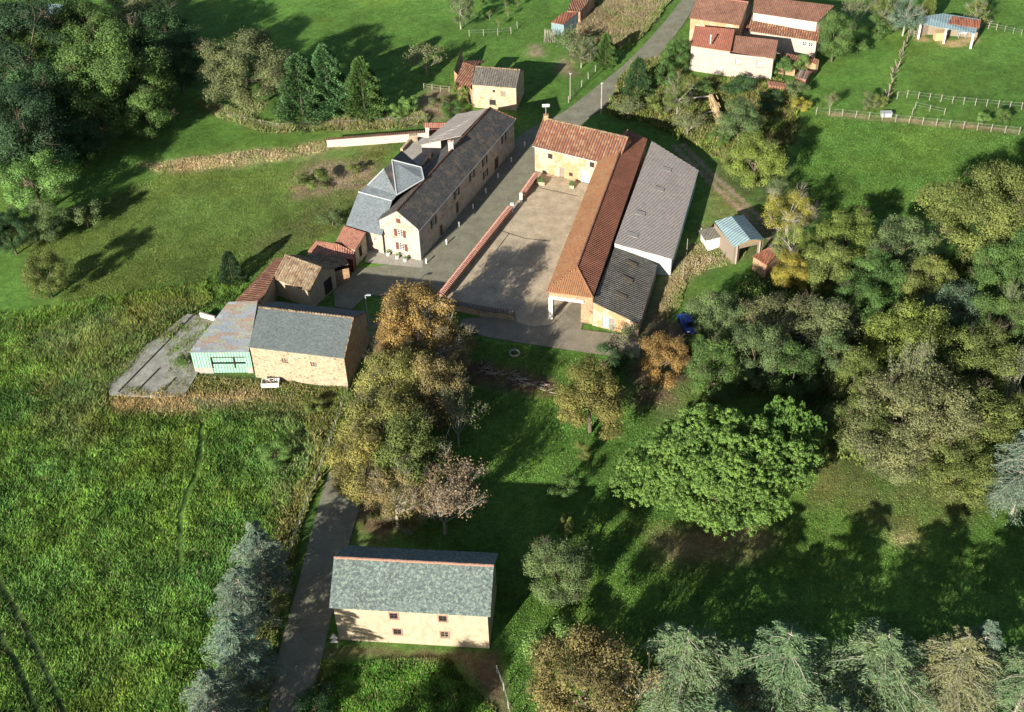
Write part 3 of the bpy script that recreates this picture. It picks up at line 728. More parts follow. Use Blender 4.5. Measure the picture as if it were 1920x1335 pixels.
m = MB(); m.prism([ES, EN, RN2, RS], .14); m.build('roof', MT['red'], root)
m = MB(); m.prism([WS, ES, RS], .14); m.build('roof', MT['orange'], root)
ridge(o1, RS, RN2, MT['newtile'], .17); ridge(o1, WS, RS, MT['orange'], .13); ridge(o1, ES, RS, MT['orange'], .13)
w0 = WS + n * .35 + d * .35; w1 = ES - n * .1 + d * .35
m = MB(); Lw = (w1 - w0).length
u1, _ = wall_uv(w0, w1, 1089, 600)
wall(m, w0 + d * .0, w1, -.2, zw - .05, [(.5, u1, -.21, 3.7)], reveal=.5)
wN = WN2 + n * .35; wall(m, wN, w0 + d * 6.0, -.2, zw - .05); wall(m, w1, EN - n * .1, -.2, zw - .05)
wall(m, w0 + d * 6, w1 + d * 6, -.2, zw - .1)
wall(m, EN - n * .1 - d * .3, WN2 + n * .35 - d * .3, -.2, zw - .1); gA = EN - n * .1 - d * .3; gB = WN2 + n * .35 - d * .3; m.face([Vector((gA.x, gA.y, zw - .1)), Vector((gB.x, gB.y, zw - .1)), RN2 - d * .3 - UPZ * .15])
m.build('wall', MT['stone_red'], root)
m = MB(); m.box(w0 + n * .25 + UPZ * (1.9 - zw) - d * .08, n * .28, d * .3, UPZ * 1.95); m.build('pillar', MT['white'], root)
m = MB(); m.box(w0 + n * (u1 / 2 + .2) + UPZ * (3.85 - zw) - d * .1, n * (u1 / 2 + .2), d * .2, UPZ * .16); m.build('lintel', MT['white'], root)
m = MB(); m.bar(w0 + UPZ * (4.7 - zw) + d * .2, w0 + d * 6 + UPZ * (4.7 - zw), .3, .3); m.build('beam', MT['wood'], root)
m = MB(); m.box(w0 + n * 4.2 + d * 5.9 + UPZ * (2.3 - zw), n * .6, d * .05, UPZ * .5); m.build('window', MT['white'], root)

# ---- big grey roof
root = empty('grey_barn', G(1230, 420), 'large shed with a grey corrugated slope and pale mint end wall beside the red barn', 'barn')
zE = 3.1; zG = 5.2
q = [G(1152, 456, zG), G(1260.5, 485.5, zE), G(1309, 318.5, zE), G(1222, 264, zG)]
m = MB(); m.prism(q, .1); rf = m.build('roof', MT['fibre'], root)
m = MB()
up_ = (q[3] - q[0]); ac = (q[1] - q[0])
nrm = ac.cross(up_).normalized()
for (a, b) in ((1250, 317.5), (1236, 354.5), (1200.5, 400), (1187, 440.5)):
    c0 = G(a, b, 4.45); dx = (a, b)
    # drop onto the slope
    rr = ray(a, b); t = (q[0] - Vector((0, 0, HC))).dot(nrm) / rr.dot(nrm); c0 = Vector((0, 0, HC)) + rr * t
    s = MB(); s.box(c0 + nrm * .05, ac.normalized() * .75, up_.normalized() * .55, nrm * .03); s.build('skylight', MT['skylight'], rf)
m = MB(); i1 = q[1] + Vector((-.15, .15, 0)); i2 = q[2] + Vector((-.15, 0, 0)); i0 = q[0] + Vector((.05, .15, 0))
wall(m, i0, i1, -.2, zG - .15, z1b=zE - .12); wall(m, i1, i2, -.2, zE - .1); wall(m, i2, q[3], -.2, zE - .1, z1b=zG - .1)
m.build('wall', MT['pale_mint'], root)
m = MB(); m.tube(q[1] + Vector((.05, 0, -.1)), q[2] + Vector((.05, 0, -.1)), .07, .07, 6); m.tube(i1 + Vector((.05, -.05, -.1)), Vector((i1.x + .05, i1.y - .05, 0)), .05, .05, 6); m.build('gutter', MT['lead'], root)
# ---- mossy lean-to
root = empty('mossy_lean_to', G(1150, 615), 'mossy corrugated lean-to with peach front wall and blue-grey double door', 'shed')
zT, zB = 4.4, 2.3
q = [G(1111, 566, zT), G(1200, 608.5, zB), G(1233, 496, zB), G(1154, 460, zT)]
m = MB(); m.prism(q, .1); rf = m.build('roof', MT['fibre_old'], root)
ac = (q[1] - q[0]); up_ = q[3] - q[0]; nrm = ac.cross(up_).normalized()
for (a, b) in ((1184, 494), (1176, 523), (1165, 554)):
    rr = ray(a, b); t = (q[0] - Vector((0, 0, HC))).dot(nrm) / rr.dot(nrm); c0 = Vector((0, 0, HC)) + rr * t
    s = MB(); s.box(c0 + nrm * .05, ac.normalized() * .85, up_.normalized() * .4, nrm * .03); s.build('skylight', MT['bark'], rf)
i0 = w1 + Vector((.02, -.25, 0)); i0 = Vector((i0.x, i0.y, 0)); i1 = q[1] + Vector((-.15, .2, 0)); i2 = q[2] + Vector((-.15, 0, 0))
m = MB(); dh = hole(i0, i1, 1141, 608, 1.9, 2.0); dh = (dh[0], dh[1], .05, 2.05)
wall(m, i0, i1, -.2, zT - .15, [dh], z1b=zB - .12); wall(m, i1, i2, -.2, zB - .1); m.build('wall', MT['plaster_peach'], root)
o = window(root, i0, i1, (dh[0], (dh[0] + dh[1]) / 2, dh[2], dh[3]), kind='door', glass=MT['bluedoor'])
window(root, i0, i1, ((dh[0] + dh[1]) / 2 + .03, dh[1], dh[2], dh[3]), kind='door', glass=MT['wood'], frame=MT['bluedoor'])

# ---- courtyard walls with tile coping
def coped_wall(name, pts, h, label, wm, cm, th=.4, step=.38, z0=0.0):
    root = empty(name, pts[0], label, 'wall'); m = MB(); c = MB()
    for a, b in zip(pts, pts[1:]):
        m.bar(a + UPZ * (h / 2 - .1), b + UPZ * (h / 2 - .1), th, h + .2)
        dd = (b - a).normalized(); nn = Vector((-dd.y, dd.x, 0)); k = 0; L = (b - a).length
        while k < L:
            p = a + dd * k + UPZ * (h + .06); j = random.uniform(-.02, .02)
            c.tube(p - nn * (th / 2 + .22) - UPZ * .1, p + UPZ * (.14 + j), .15, .14, 6); c.tube(p + nn * (th / 2 + .22) - UPZ * .1, p + UPZ * (.14 + j), .15, .14, 6); k += step
        c.bar(a + UPZ * (h + .2), b + UPZ * (h + .2), .18, .12)
    m.build('wall', wm, root); c.build('coping', cm, root); return root
MT['coping'] = flat('coping_tile', (.34, .17, .13), .9, scale=3, var=.45)
MT['coping_old'] = flat('old_coping_tile', (.16, .14, .11), .9, scale=3, var=.45)
coped_wall('courtyard_wall', [G(826, 566), G(958, 399)], 1.25, 'long low courtyard wall with pinkish tile coping along the road', MT['stone_red'], MT['coping'])
coped_wall('courtyard_wall', [G(979, 376), G(1006, 338)], 1.25, 'short courtyard wall with tile coping between the gateway and the peach house', MT['stone_red'], MT['coping'])
coped_wall('courtyard_wall', [G(828, 574), G(900, 590), G(964, 599)], 1.25, 'shaded courtyard wall with grey lichened coping behind the orange tree', MT['stone'], MT['coping_old'], .5)
for i, (p, lb) in enumerate((((960, 398), 'white gate pier on the near side of the courtyard gateway'), ((977, 379), 'white gate pier on the far side of the courtyard gateway'))):
    m = MB(); g = G(*p); m.box(g + UPZ * .75, (.22, 0, 0), (0, .22, 0), (0, 0, .8)); m.box(g + UPZ * 1.6, (.28, 0, 0), (0, .28, 0), (0, 0, .06))
    o = m.build('gate_pier', MT['white']); tag(o, lb, 'gate pier')

# ---- small barn on the far side of the road
ze = 4.7
A = G(884, 157.5, ze); B = G(968, 164.5, ze)
zr = 6.4; dpb = 7.0
root = empty('small_barn', G(925, 205), 'small pale two-storey stone barn with mottled dark roof at the road bend', 'barn')
wa = gwalls(A, B, dpb, .2, .1)
hs = [hole(wa[0], wa[1], *q, w, h) for q, w, h in (((926, 171), .5, .5), ((943.6, 176), .95, 1.1), ((923.7, 192), 1.2, 1.1))]
gabled(root, A, B, dpb, ze, zr, MT['stone_pale'], MT['fibre_old'], MT['canal_old'], .2, .1, {'F': hs})
for h in hs: window(root, wa[0], wa[1], h, glass=MT['wood'] if h is hs[1] else MT['dark'])
root = empty('ruined_annex', G(868, 200), 'half-collapsed tiled annex overgrown with ivy beside the small barn', 'annex')
m = MB(); m.prism([G(850, 162, 3.4), G(883, 164, 3.4), G(890, 122, 5.2), G(868, 116, 5.0)], .12); m.prism([G(868, 116, 5.0), G(890, 124, 5.4), G(911, 113, 4.6), G(880, 113, 4.6)], .12); rf = m.build('roof', MT['canal'], root)
m = MB(); wall(m, G(853, 163, 0), Vector((wa[0].x, wa[0].y, 0)), -.2, 3.3); wall(m, G(868, 116, 0), G(853, 163, 0), -.2, 3.3); m.build('wall', MT['stone_red'], root)
m = MB(); hh = hole(G(853, 163, 0), Vector((wa[0].x, wa[0].y, 0)), 882, 194, .9, 1.9)
window(root, G(853, 163, 0), Vector((wa[0].x, wa[0].y, 0)), hh, kind='door', glass=MT['dark'], z_off=-.03)

# ---- farmhouse top right
root = empty('farmhouse', G(1340, 60), 'orange-walled farmhouse with broad brown tile roof at the top of the road', 'house')
ze = 6.4; A = G(1292, 33, ze); B = G(1388, 47, ze)
r = gabled(root, A, B, 11, ze, 8.6, MT['plaster_peach'], MT['canal_house'], MT['newtile'], .3, .25)
root = empty('pink_farmhouse', G(1370, 140), 'pale pink front range of the farmhouse with brick-red roof and stovepipe', 'house')
zf = 5.2
q1 = [G(1295, 85, zf), G(1369.5, 96, zf), G(1378, 55, zf + 1.9), G(1303, 48, zf + 1.9)]
q2 = [G(1371, 96, zf - .5), G(1453, 110, zf - .5), G(1459, 75, zf + 1.0), G(1378, 66, zf + 1.0)]
m = MB(); m.prism(q1, .12); rf = m.build('roof', tiles('brick_red_tile', [(.24, .09, .06), (.32, .125, .08), (.27, .105, .07)], pu=.36, dark=.25, stripes=.25), root)
m = MB(); m.prism(q2, .12); m.build('roof', MT['canal_house'], root)
m = MB(); s = G(1332, 82, zf + .8); m.tube(s, s + UPZ * 1.7, .16, .16, 8); m.tube(s + UPZ * 1.7, s + UPZ * 1.8, .26, .2, 8); m.build('stovepipe', MT['galv'], rf)
a = q1[0] + Vector((.15, .3, 0)); b = q1[1] + Vector((0, .3, 0)); c_ = q2[1] + Vector((-.2, .3, 0))
b = Vector((b.x, b.y, 0)); H3 = [hole(a, b, 1350, 129, .9, .9)]; H4 = [hole(b, c_, 1384, 115, .8, 1.0), hole(b, c_, 1424, 120, 1.0, 1.2)]
m = MB(); wall(m, a, b, -.2, zf - .1, H3); wall(m, b, c_, -.2, zf - .6, H4); wall(m, c_, q2[2], -.2, zf - .6, z1b=zf + .85); wall(m, q1[3], a, -.2, zf + 1.7, z1b=zf - .1)
m.build('wall', MT['plaster_pink'], root)
for h in H3: window(root, a, b, h, glass=MT['white'])
for h in H4: window(root, b, c_, h, glass=MT['white'], surround=MT['wood'])
root = empty('long_tiled_wing', G(1480, 40), 'two-stepped brown tiled rear wing with a cream strip wall between its roofs', 'house wing')
z1 = 6.8; z2 = 5.0
u = [G(1411, 23, z1), G(1534, 41, z1), G(1564, 10, z1 + 1.4), G(1415, -8, z1 + 1.4)]
l = [G(1394, 56, 3.9), G(1534, 77, 3.9), G(1540, 44, 5.6), G(1406, 28, 5.6)]
m = MB(); m.prism(u, .12); m.build('roof', MT['canal_house'], root)
m = MB(); m.prism(l, .12); m.build('roof', MT['canal'], root)
m = MB(); wall(m, u[0] + Vector((.2, .2, 0)), u[1] + Vector((-.2, .2, 0)), -.2, z1 - .1); wall(m, u[1] + Vector((-.2, .2, 0)), u[2], -.2, z1 - .1); m.build('wall', MT['plaster_white'], root)
m = MB(); la, lb_ = l[0] + Vector((.3, .3, 0)), l[1] + Vector((-.2, .3, 0)); hh = [hole(la, lb_, 1520, 84, .9, .8), hole(la, lb_, 1508, 82, .8, .8)]
wall(m, la, lb_, -.2, 3.8, hh); wall(m, lb_, l[2], -.2, 3.8, z1b=5.5); m.build('wall', MT['plaster_pink'], root)
for h in hh: window(root, la, lb_, h, frame=MT['white'])
for nm, lb, q, zt in (('tiled_lean_to', 'low red-brown lean-to roof half buried in shrubs below the long tiled wing', [(1462, 117), (1492, 122), (1500, 105), (1464, 97)], 2.2), ('small_tiled_store', 'tiny tiled store roof in the shade beside the walnut tree', [(1510, 113), (1530, 120), (1536, 112), (1518, 105)], 1.9)):
    root = empty(nm, G(q[0][0], q[0][1], 0), lb, 'shed'); Q = [G(a, b, zt + (.6 if i > 1 else 0)) for i, (a, b) in enumerate(q)]
    m = MB(); m.prism(Q, .1); m.build('roof', MT['canal'], root); m = MB(); wall(m, Q[0], Q[1], -.2, zt - .1); wall(m, Q[1], Q[2], -.2, zt - .1, z1b=zt + .5); wall(m, Q[3], Q[0], -.2, zt + .5, z1b=zt - .1); m.build('wall', MT['stone_red'], root)
# stacks by the farmhouse
root = empty('tile_shelter', G(1505, 150), 'little orange shelter under striped tin sheets', 'shelter')
m = MB(); Q = [G(1490, 144, 1.9), G(1512, 149, 1.9), G(1523, 133, 2.1), G(1500, 131, 2.1)]
m.prism(Q, .06); m.build('roof', tiles('striped_tin', [(.35, .33, .3), (.2, .08, .05), (.4, .38, .35)], pu=.5, pv=9, stripes=.5), root)
m = MB(); m.prism([G(1492, 146, 1.7), G(1511, 150, 1.7), G(1518, 138, 1.7), G(1499, 136, 1.7)], 1.8); m.build('wall', MT['brick'], root)
root = empty('tile_stacks', G(1460, 160), 'rows of orange roof tiles stacked on the grass before the farmhouse', 'tile stack')
for k in range(9):
    a = G(1442 + k * 5.0, 160 + k * .7, .5); m = MB(); m.box(a, (.17, 0, 0), (0, .9, 0), (0, 0, .5)); m.build('tile_row', MT['brick'], root)

# ---- open field shed top right
root = empty('field_shelter', G(1780, 80), 'open-fronted field shelter with blue-grey and rusty sheet roof on white posts', 'shelter')
zf, zb = 3.0, 3.6
Q = [G(1722, 44, zf), G(1829, 63, zf), G(1839, 36, zb), G(1768, 25, zb), G(1733, 30, zb)]
m = MB(); m.prism(Q, .08); rf = m.build('roof', MT['blue_metal'], root)
m = MB(); m.prism([G(1778, 44, 3.5), G(1836, 53, 3.3), G(1840, 38, 3.75), G(1785, 30, 3.8)], .05); m.build('rust_panel', MT['rust'], rf)
for px, py in ((1727, 46), (1775, 54), (1826, 64)):
    m = MB(); g = G(px, py, zf); m.box(Vector((g.x, g.y + .15, 1.4)), (.16, 0, 0), (0, .16, 0), (0, 0, 1.55)); m.build('post', MT['white'], root)
m = MB(); wall(m, Q[3] + Vector((0, -.2, 0)), Q[0] + Vector((0, .2, 0)), -.2, 3.3, z1b=2.9); wall(m, Q[2] + Vector((0, -.3, 0)), Q[4] + Vector((0, -.3, 0)), -.2, 3.5)
m.build('wall', MT['wood'], root)
m = MB(); m.box(G(1763, 66, .8), (1.2, .2, 0), (0, .7, 0), (0, 0, .8)); o = m.build('water_trough', MT['straw']); tag(o, 'pale hay bale standing inside the field shelter', 'hay bale')
o.name = 'hay_bale'
root = empty('feed_rack', G(1803, 75), 'small metal feeding rack in the open bay of the field shelter', 'rack')
m = MB(); g = G(1803, 70, 0)
for sx in (-.7, .7):
    for sy in (-.3, .3): m.tube(g + Vector((sx, sy, 0)), g + Vector((sx, sy, 1.1)), .05, .05, 5)
m.build('leg', MT['galv'], root); m = MB(); m.box(g + UPZ * 1.1, (.8, 0, 0), (0, .4, 0), (0, 0, .15)); m.build('basket', MT['galv'], root)

# ---- blue roofed shed
root = empty('blue_roofed_shed', G(1390, 480), 'timber cart shed with blue-grey metal gable roof beside the farm track', 'shed')
e0, e1, r0, r1, k0, k1 = G(1340, 415, 3.6), G(1376, 463, 3.2), G(1371.5, 405, 4.6), G(1407, 449, 4.6), G(1394, 403, 3.4), G(1433, 448, 3.4)
m = MB(); m.prism([e0, e1, r1, r0], .08); m.prism([r0, r1, k1, k0], .08); m.build('roof', MT['blue_metal'], root)
m = MB(); hh = [(.9, (Vector((k1.x, k1.y, 0)) - Vector((e1.x, e1.y, 0))).length - .9, -.19, 2.5)]
wall(m, e1 + Vector((.1, .2, 0)), k1 + Vector((-.1, .2, 0)), -.2, 3.0, hh); wall(m, k0, e0, -.2, 3.2); wall(m, e0, e1 + Vector((.1, .2, 0)), -.2, 3.3, z1b=3.0)
m.build('wall', MT['wood'], root)
m = MB(); g = e1.lerp(k1, .5); m.face([Vector((e1.x, e1.y + .2, 3.0)), Vector((k1.x, k1.y + .2, 3.0)), Vector((r1.x, r1.y + .2, 4.5))]); m.build('gable_board', MT['straw'], root)
for t in (.12, .88):
    m = MB(); g = e1.lerp(k1, t); m.tube((g.x, g.y, -.1), (g.x, g.y, 3.2), .14, .12, 7); m.build('post', MT['bark_pale'], root)
root = empty('white_hen_house', G(1335, 470), 'small white-walled hut with pale corrugated roof against the blue-roofed shed', 'shed')
Q = [G(1322, 451, 2.1), G(1352, 444, 2.3), G(1347, 423, 2.5), G(1310, 432, 2.3)]
m = MB(); m.prism(Q, .08); m.build('roof', tiles('pale_sheet', [(.22, .21, .17), (.27, .25, .2)], pu=.4, pv=3, stripes=.4), root)
m = MB(); a, b = G(1327, 472, 0), G(1357, 462, 0); wall(m, a, b, -.1, 2.1); wall(m, G(1313, 448, 0), a, -.1, 2.1); m.build('wall', MT['white'], root)
root = empty('poultry_fence', G(1283, 520), 'tall thin wire pen of posts around the straw yard by the white hut', 'fence')
for px, py, h in ((1280, 525, 3.6), (1287, 480, 3.2), (1303, 505, 1.2), (1331, 495, 1.2), (1355, 485, 1.2)):
    m = MB(); g = G(px, py); m.tube(g, g + UPZ * h, .05, .045, 6); m.build('post', MT['postwood'], root)

# ---- brick hut
root = empty('brick_hut', G(1430, 520), 'derelict brick hut with sagging red-brown tiles half hidden in the yellow trees', 'hut')
Q = [G(1411, 480, 2.6), G(1438, 497, 2.6), G(1465, 466, 3.2), G(1440, 464, 3.3)]
m = MB(); m.prism(Q, .12); m.build('roof', MT['red'], root)
m = MB(); a, b = Vector((Q[0].x + .2, Q[0].y + .2, 0)), Vector((Q[1].x, Q[1].y + .2, 0)); wall(m, a, b, -.1, 2.5); wall(m, b, Q[2], -.1, 2.5, z1b=3.1); wall(m, Q[3], a, -.1, 3.1, z1b=2.5); m.build('wall', MT['stone_red'], root)

# ---- sheds at top centre
root = empty('rusty_shed', G(1060, 50), 'rust-red sheet roofed shed with a patched sheet wall by the dry brambles', 'shed')
Q = [G(1033, 42, 2.4), G(1057, 46, 2.4), G(1084, 22, 2.9), G(1056, 23, 2.9)]
m = MB(); m.prism(Q, .08); m.build('roof', MT['rust'], root)
m = MB(); wall(m, Q[0] + Vector((.1, .1, 0)), Q[1], -.1, 2.3); wall(m, Q[1], Q[2], -.1, 2.3, z1b=2.8); m.build('wall', MT['blue_metal'], root)
root = empty('tiled_store', G(1085, 10), 'old brown tiled store running off the top edge behind the rusty shed', 'shed')
Q = [G(1064, 20, 2.9), G(1088, 22, 2.9), G(1115, -12, 3.6), G(1075, -12, 3.8)]
m = MB(); m.prism(Q, .1); m.build('roof', MT['canal'], root); m = MB(); wall(m, Q[1], Q[2], -.1, 2.8, z1b=3.5); wall(m, Q[0], Q[1], -.1, 2.8); m.build('wall', MT['stone_red'], root)
root = empty('pole_stack', G(1030, 75), 'leaning bundle of bleached poles before the rusty shed', 'wood stack')
m = MB()
for k in range(26):
    a = G(1020 + k * .8, 80 - (k % 5), 0); m.tube(a, a + Vector((random.uniform(-.2, .3), random.uniform(.8, 1.6), 2.0)), .05, .03, 4)
m.build('pole', MT['postwood'], root)
root = empty('metal_outhouse', G(95, 30), 'faint blue sheet-roofed hut among the dark trees in the upper left corner', 'shed')
Q = [G(72, 28, 2.6), G(120, 30, 2.6), G(118, 8, 3.2), G(74, 6, 3.2)]
m = MB(); m.prism(Q, .08); m.build('roof', MT['blue_metal'], root); m = MB(); wall(m, Q[0], Q[1], -.1, 2.5); wall(m, Q[1], Q[2], -.1, 2.5, z1b=3.1); m.build('wall', MT['wood'], root)
root = empty('low_wall', G(390, 600), 'short cream wall at the far end of the old concrete platform', 'wall')
m = MB(); m.bar(G(376, 592, .5), G(404, 600, .5), .25, 1.3); m.build('wall', MT['plaster_white'], root)

# ------------------------------------------------------------------ small things
ords = ['first', 'second', 'third', 'fourth', 'fifth', 'sixth', 'seventh', 'eighth']
bol = [(791.5, 494), (829.5, 458), (853, 425), (879, 391.5), (903, 362), (926, 333.5), (951, 304), (976, 274)]
proto = None
for i, (a, b) in enumerate(bol):
    g = G(a + 8, b)
    if proto is None:
        m = MB(); m.tube((0, 0, -.1), (0, 0, .8), .11, .11, 8); m.tube((0, 0, .8), (0, 0, .92), .13, .09, 8)
        proto = m.build('bollard', MT['white']); o = proto
    else: o = proto.copy(); col.objects.link(o)
    o.location = g; tag(o, 'white road bollard, %s along the long house counted from its near gable' % ords[i], 'bollard', 'bollards along the house')
# utility poles
def pole(px, py, h, label, name='utility_pole', r=.15, lamp=False, mat='postwood'):
    g = G(px, py); root = empty(name, g, label, 'pole')
    m = MB(); m.tube(g - UPZ * .2, g + UPZ * h, r, r * .7, 8); m.build('shaft', MT[mat], root)
    m = MB()
    if lamp: m.bar(g + UPZ * h, g + UPZ * (h + .05) + Vector((.5, 0, 0)), .1); m.box(g + UPZ * (h + .05) + Vector((.5, 0, 0)), (.3, 0, 0), (0, .12, 0), (0, 0, .08)); m.build('lamp_head', MT['galv'], root)
    else: m.box(g + UPZ * (h - .15), (.22, 0, 0), (0, .1, 0), (0, 0, .08)); m.build('insulator', MT['galv'], root)
pole(1127.3, 213, 6.2, 'pale concrete utility pole at the roadside behind the courtyard house')
pole(692, 612, 5.6, 'thin street lamp in the shade between stone barn and orange tree', 'street_lamp', .09, True, 'galv')
pole(1069, 185, 5.2, 'thin wooden post beside the fence, left of the far road', 'wooden_pole', .09)
pole(1112, 3, 4.5, 'grey post at the top edge beside the dry brambles', 'wooden_pole', .08)
# car
g = G(1288, 612); root = empty('parked_car', g, 'small dark blue car half hidden under trees right of the barns', 'car'); root.rotation_euler = (0, 0, math.radians(12))
def profile(mb, prof, w0, w1):
    n = len(prof)
    L = [Vector((-w0 if z < .9 else -w1, y, z)) for y, z in prof]; R = [Vector((-v.x, v.y, v.z)) for v in L]
    mb.face(L); mb.face(R[::-1])
    for i in range(n): mb.face([L[i], R[i], R[(i + 1) % n], L[(i + 1) % n]][::-1])
def local(mb, name, mat, par):
    o = mb.build(name, mat); o.parent = par; return o
m = MB(); profile(m, [(-2, .3), (-2, .75), (-1.9, .88), (-1.3, .95), (-.75, 1.42), (.6, 1.45), (1.35, .95), (1.95, .85), (2.02, .6), (2, .3)], .85, .66)
b_ = local(m, 'body', MT['car'], root); bv = b_.modifiers.new('b', 'BEVEL'); bv.width = .08; bv.segments = 2
m = MB(); m.prism([(-.55, -1.34, .97), (.55, -1.34, .97), (.52, -.86, 1.37), (-.52, -.86, 1.37)], Vector((0, .02, -.02))); m2 = m; local(m, 'windscreen', MT['glass'], root).location = (0, -.03, .02)
m = MB(); m.prism([(-.55, 1.34, .98), (.55, 1.34, .98), (.52, .68, 1.42), (-.52, .68, 1.42)], Vector((0, -.02, -.02))); local(m, 'rear_window', MT['glass'], root).location = (0, .03, .02)
for sx in (-.82, .82):
    for sy in (-1.25, 1.25):
        m = MB(); m.tube((sx - .1, sy, .32), (sx + .1, sy, .32), .32, .32, 14); m.face([Vector((sx - .1, sy + .32 * math.cos(k * .449), .32 + .32 * math.sin(k * .449))) for k in range(14)]); local(m, 'wheel', MT['tyre'], root)
for sx in (-.55, .55):
    m = MB(); m.box((sx, -2.0, .7), (.16, 0, 0), (0, .04, 0), (0, 0, .08)); local(m, 'headlight', MT['white'], root)
# warning signs
g = G(634, 1216); root = empty('road_sign', g, 'pair of white triangular road signs on one post at the corner of the cream barn', 'road sign')
m = MB(); m.tube(g, g + UPZ * 2.4, .04, .04, 6); m.build('post', MT['galv'], root)
for zz, mt in ((2.25, 1), (1.55, 1)):
    m = MB(); c0 = g + UPZ * zz + Vector((-.25, -.06, 0)); m.prism([c0 + Vector((-.5, 0, -.4)), c0 + Vector((.5, 0, -.4)), c0 + Vector((0, .12, .42))], Vector((0, .04, 0))); s = m.build('sign_plate', MT['white'], root)
    m = MB()
    V3 = [Vector((-.5, -.012, -.4)), Vector((.5, -.012, -.4)), Vector((0, .108, .42))]
    for i in range(3): m.bar(c0 + V3[i], c0 + V3[(i + 1) % 3], .07, .02)
    m.build('red_border', MT['brick'], s)
# fences
def fence(name, pts, n, h, label, r=.05, mat='postwood', wires=(.5, .9), post='post', rail=None):
    P = [G(a, b) for a, b in pts]; root = empty(name, P[0], label, 'fence'); seg = [(b - a).length for a, b in zip(P, P[1:])]; T = sum(seg)
    tops = []
    for i in range(n):
        s = T * i / (n - 1); k = 0
        while k < len(seg) - 1 and s > seg[k]: s -= seg[k]; k += 1
        p = P[k].lerp(P[k + 1], min(1, s / seg[k])); j = Vector((random.uniform(-.06, .06), random.uniform(-.06, .06), 0))
        m = MB(); m.tube(p - UPZ * .2, p + UPZ * h + j, r, r * .85, 5); m.build(post, MT[mat], root); tops.append((p, j))
    m = MB()
    for w in wires:
        for (a, ja), (b, jb) in zip(tops, tops[1:]): m.tube(a + UPZ * w * h, b + UPZ * w * h, rail or .012, rail or .012, 3, cap=False)
    m.build('rail' if rail else 'wire', MT['wood'] if rail else MT['galv'], root)
fence('wire_fence', [(652, 735), (620, 830), (606, 870), (585, 925), (556, 1005), (520, 1110)], 11, 1.3, 'wire fence on pale stakes between the rough meadow and the near road', .06)
fence('wire_fence', [(932, 1262), (942.7, 1287), (954, 1330), (965, 1400)], 5, 1.25, 'four pale stakes and wire right of the cream barn', .06)
fence('wire_fence', [(1066, 192), (1085, 168), (1110, 140), (1130, 120)], 6, 1.3, 'stake fence along the left verge of the far road', .09)
fence('wire_fence', [(1530, 214), (1580, 218), (1700, 230), (1800, 240), (1910, 252)], 16, 1.4, 'long wire fence in dry grass along the top of the right-hand field', .07)
fence('wire_fence', [(1682, 185), (1700, 182), (1790, 194), (1915, 205)], 12, 1.4, 'electric fence of pale stakes across the upper right pasture', .07)
fence('wire_fence', [(1710, 215), (1715, 203), (1770, 215)], 4, 1.3, 'short spur of stakes near the metal trough in the right-hand pasture', .06)
fence('rail_fence', [(1838, 52), (1868, 56)], 3, 1.3, 'grey timber rail fence right of the field shelter', .08, rail=.05)
fence('rail_fence', [(1868, 56), (1890, 60), (1915, 66)], 4, 1.2, 'thin posts carrying on from the rail fence to the right edge', .05)
fence('rail_fence', [(1706, 66), (1722, 70)], 3, 1.2, 'short rail hurdle at the left end of the field shelter', .08, rail=.05)
fence('rail_fence', [(795, 166), (820, 170), (842, 172)], 4, 1.1, 'pale rail fence left of the ruined annex', .07, rail=.04)
fence('wire_fence', [(880, 68), (925, 66), (957, 64), (970, 52)], 5, 1.4, 'few stakes below the young orchard saplings', .07)
fence('wire_fence', [(430, 225), (520, 242), (620, 238), (720, 232), (800, 230)], 12, 1.2, 'overgrown wire fence below the conifers and brown tree', .06)
# tangled hedge bank line top right: broken timber fence
root = empty('broken_fence', G(1690, 130), 'collapsed grey timber and sheet fence running down from the field shelter', 'fence')
m = MB(); random.seed(4); PT = [(1706, 70), (1694, 95), (1684, 125), (1674, 145), (1666, 180), (1664, 195)]
for (a, b) in zip(PT, PT[1:]):
    for k in range(9):
        t = k / 9; g = G(a[0] + (b[0] - a[0]) * t, a[1] + (b[1] - a[1]) * t)
        m = MB(); m.bar(g + UPZ * random.uniform(.0, .3), g + Vector((random.uniform(-.6, .6), random.uniform(-1.2, 1.2), random.uniform(.7, 1.5))), .16, .06)
        m.build('board', MT['wood'], root)
# flower pots
for i, (a, b, lb) in enumerate(((728, 479, 'white flower pot at the left foot of the stone gable'), (745, 485, 'white flower tub under the gable windows'), (760, 490, 'white flower tub near the gable corner, right of its twin'))):
    g = G(a, b); root = empty('flower_pot', g, lb, 'flower pot'); m = MB(); m.tube(g + UPZ * .06, g + UPZ * .55, .25, .36, 10); m.build('pot', MT['white'], root)
    m = MB()
    for k in range(60):
        d = Vector((random.gauss(0, .2), random.gauss(0, .2), .6 + abs(random.gauss(0, .15)))); m.prism([g + d, g + d + Vector((.12, 0, .05)), g + d + Vector((.05, .1, .08))], .01)
    m.build('plant', flat('pot_plant', (.06, .12, .04)), root)
# trough cart by the stone barn
g = G(508, 722); root = empty('water_trough', g, 'white metal trough full of junk against the stone barn wall', 'trough')
m = MB()
for s in (-1, 1): m.box(g + Vector((0, s * .55, .4)), (1.2, 0, 0), (0, .05, 0), (0, 0, .35)); m.box(g + Vector((s * 1.15, 0, .4)), (.05, 0, 0), (0, .5, 0), (0, 0, .35))
m.box(g + UPZ * .12, (1.1, 0, 0), (0, .5, 0), (0, 0, .05)); m.build('basin', MT['white'], root)
m = MB()
for k in range(7): m.bar(g + Vector((random.uniform(-.9, .9), random.uniform(-.3, .3), .3)), g + Vector((random.uniform(-.9, .9), random.uniform(-.3, .3), 1.0)), .1)
m.build('scrap', MT['wood'], root)
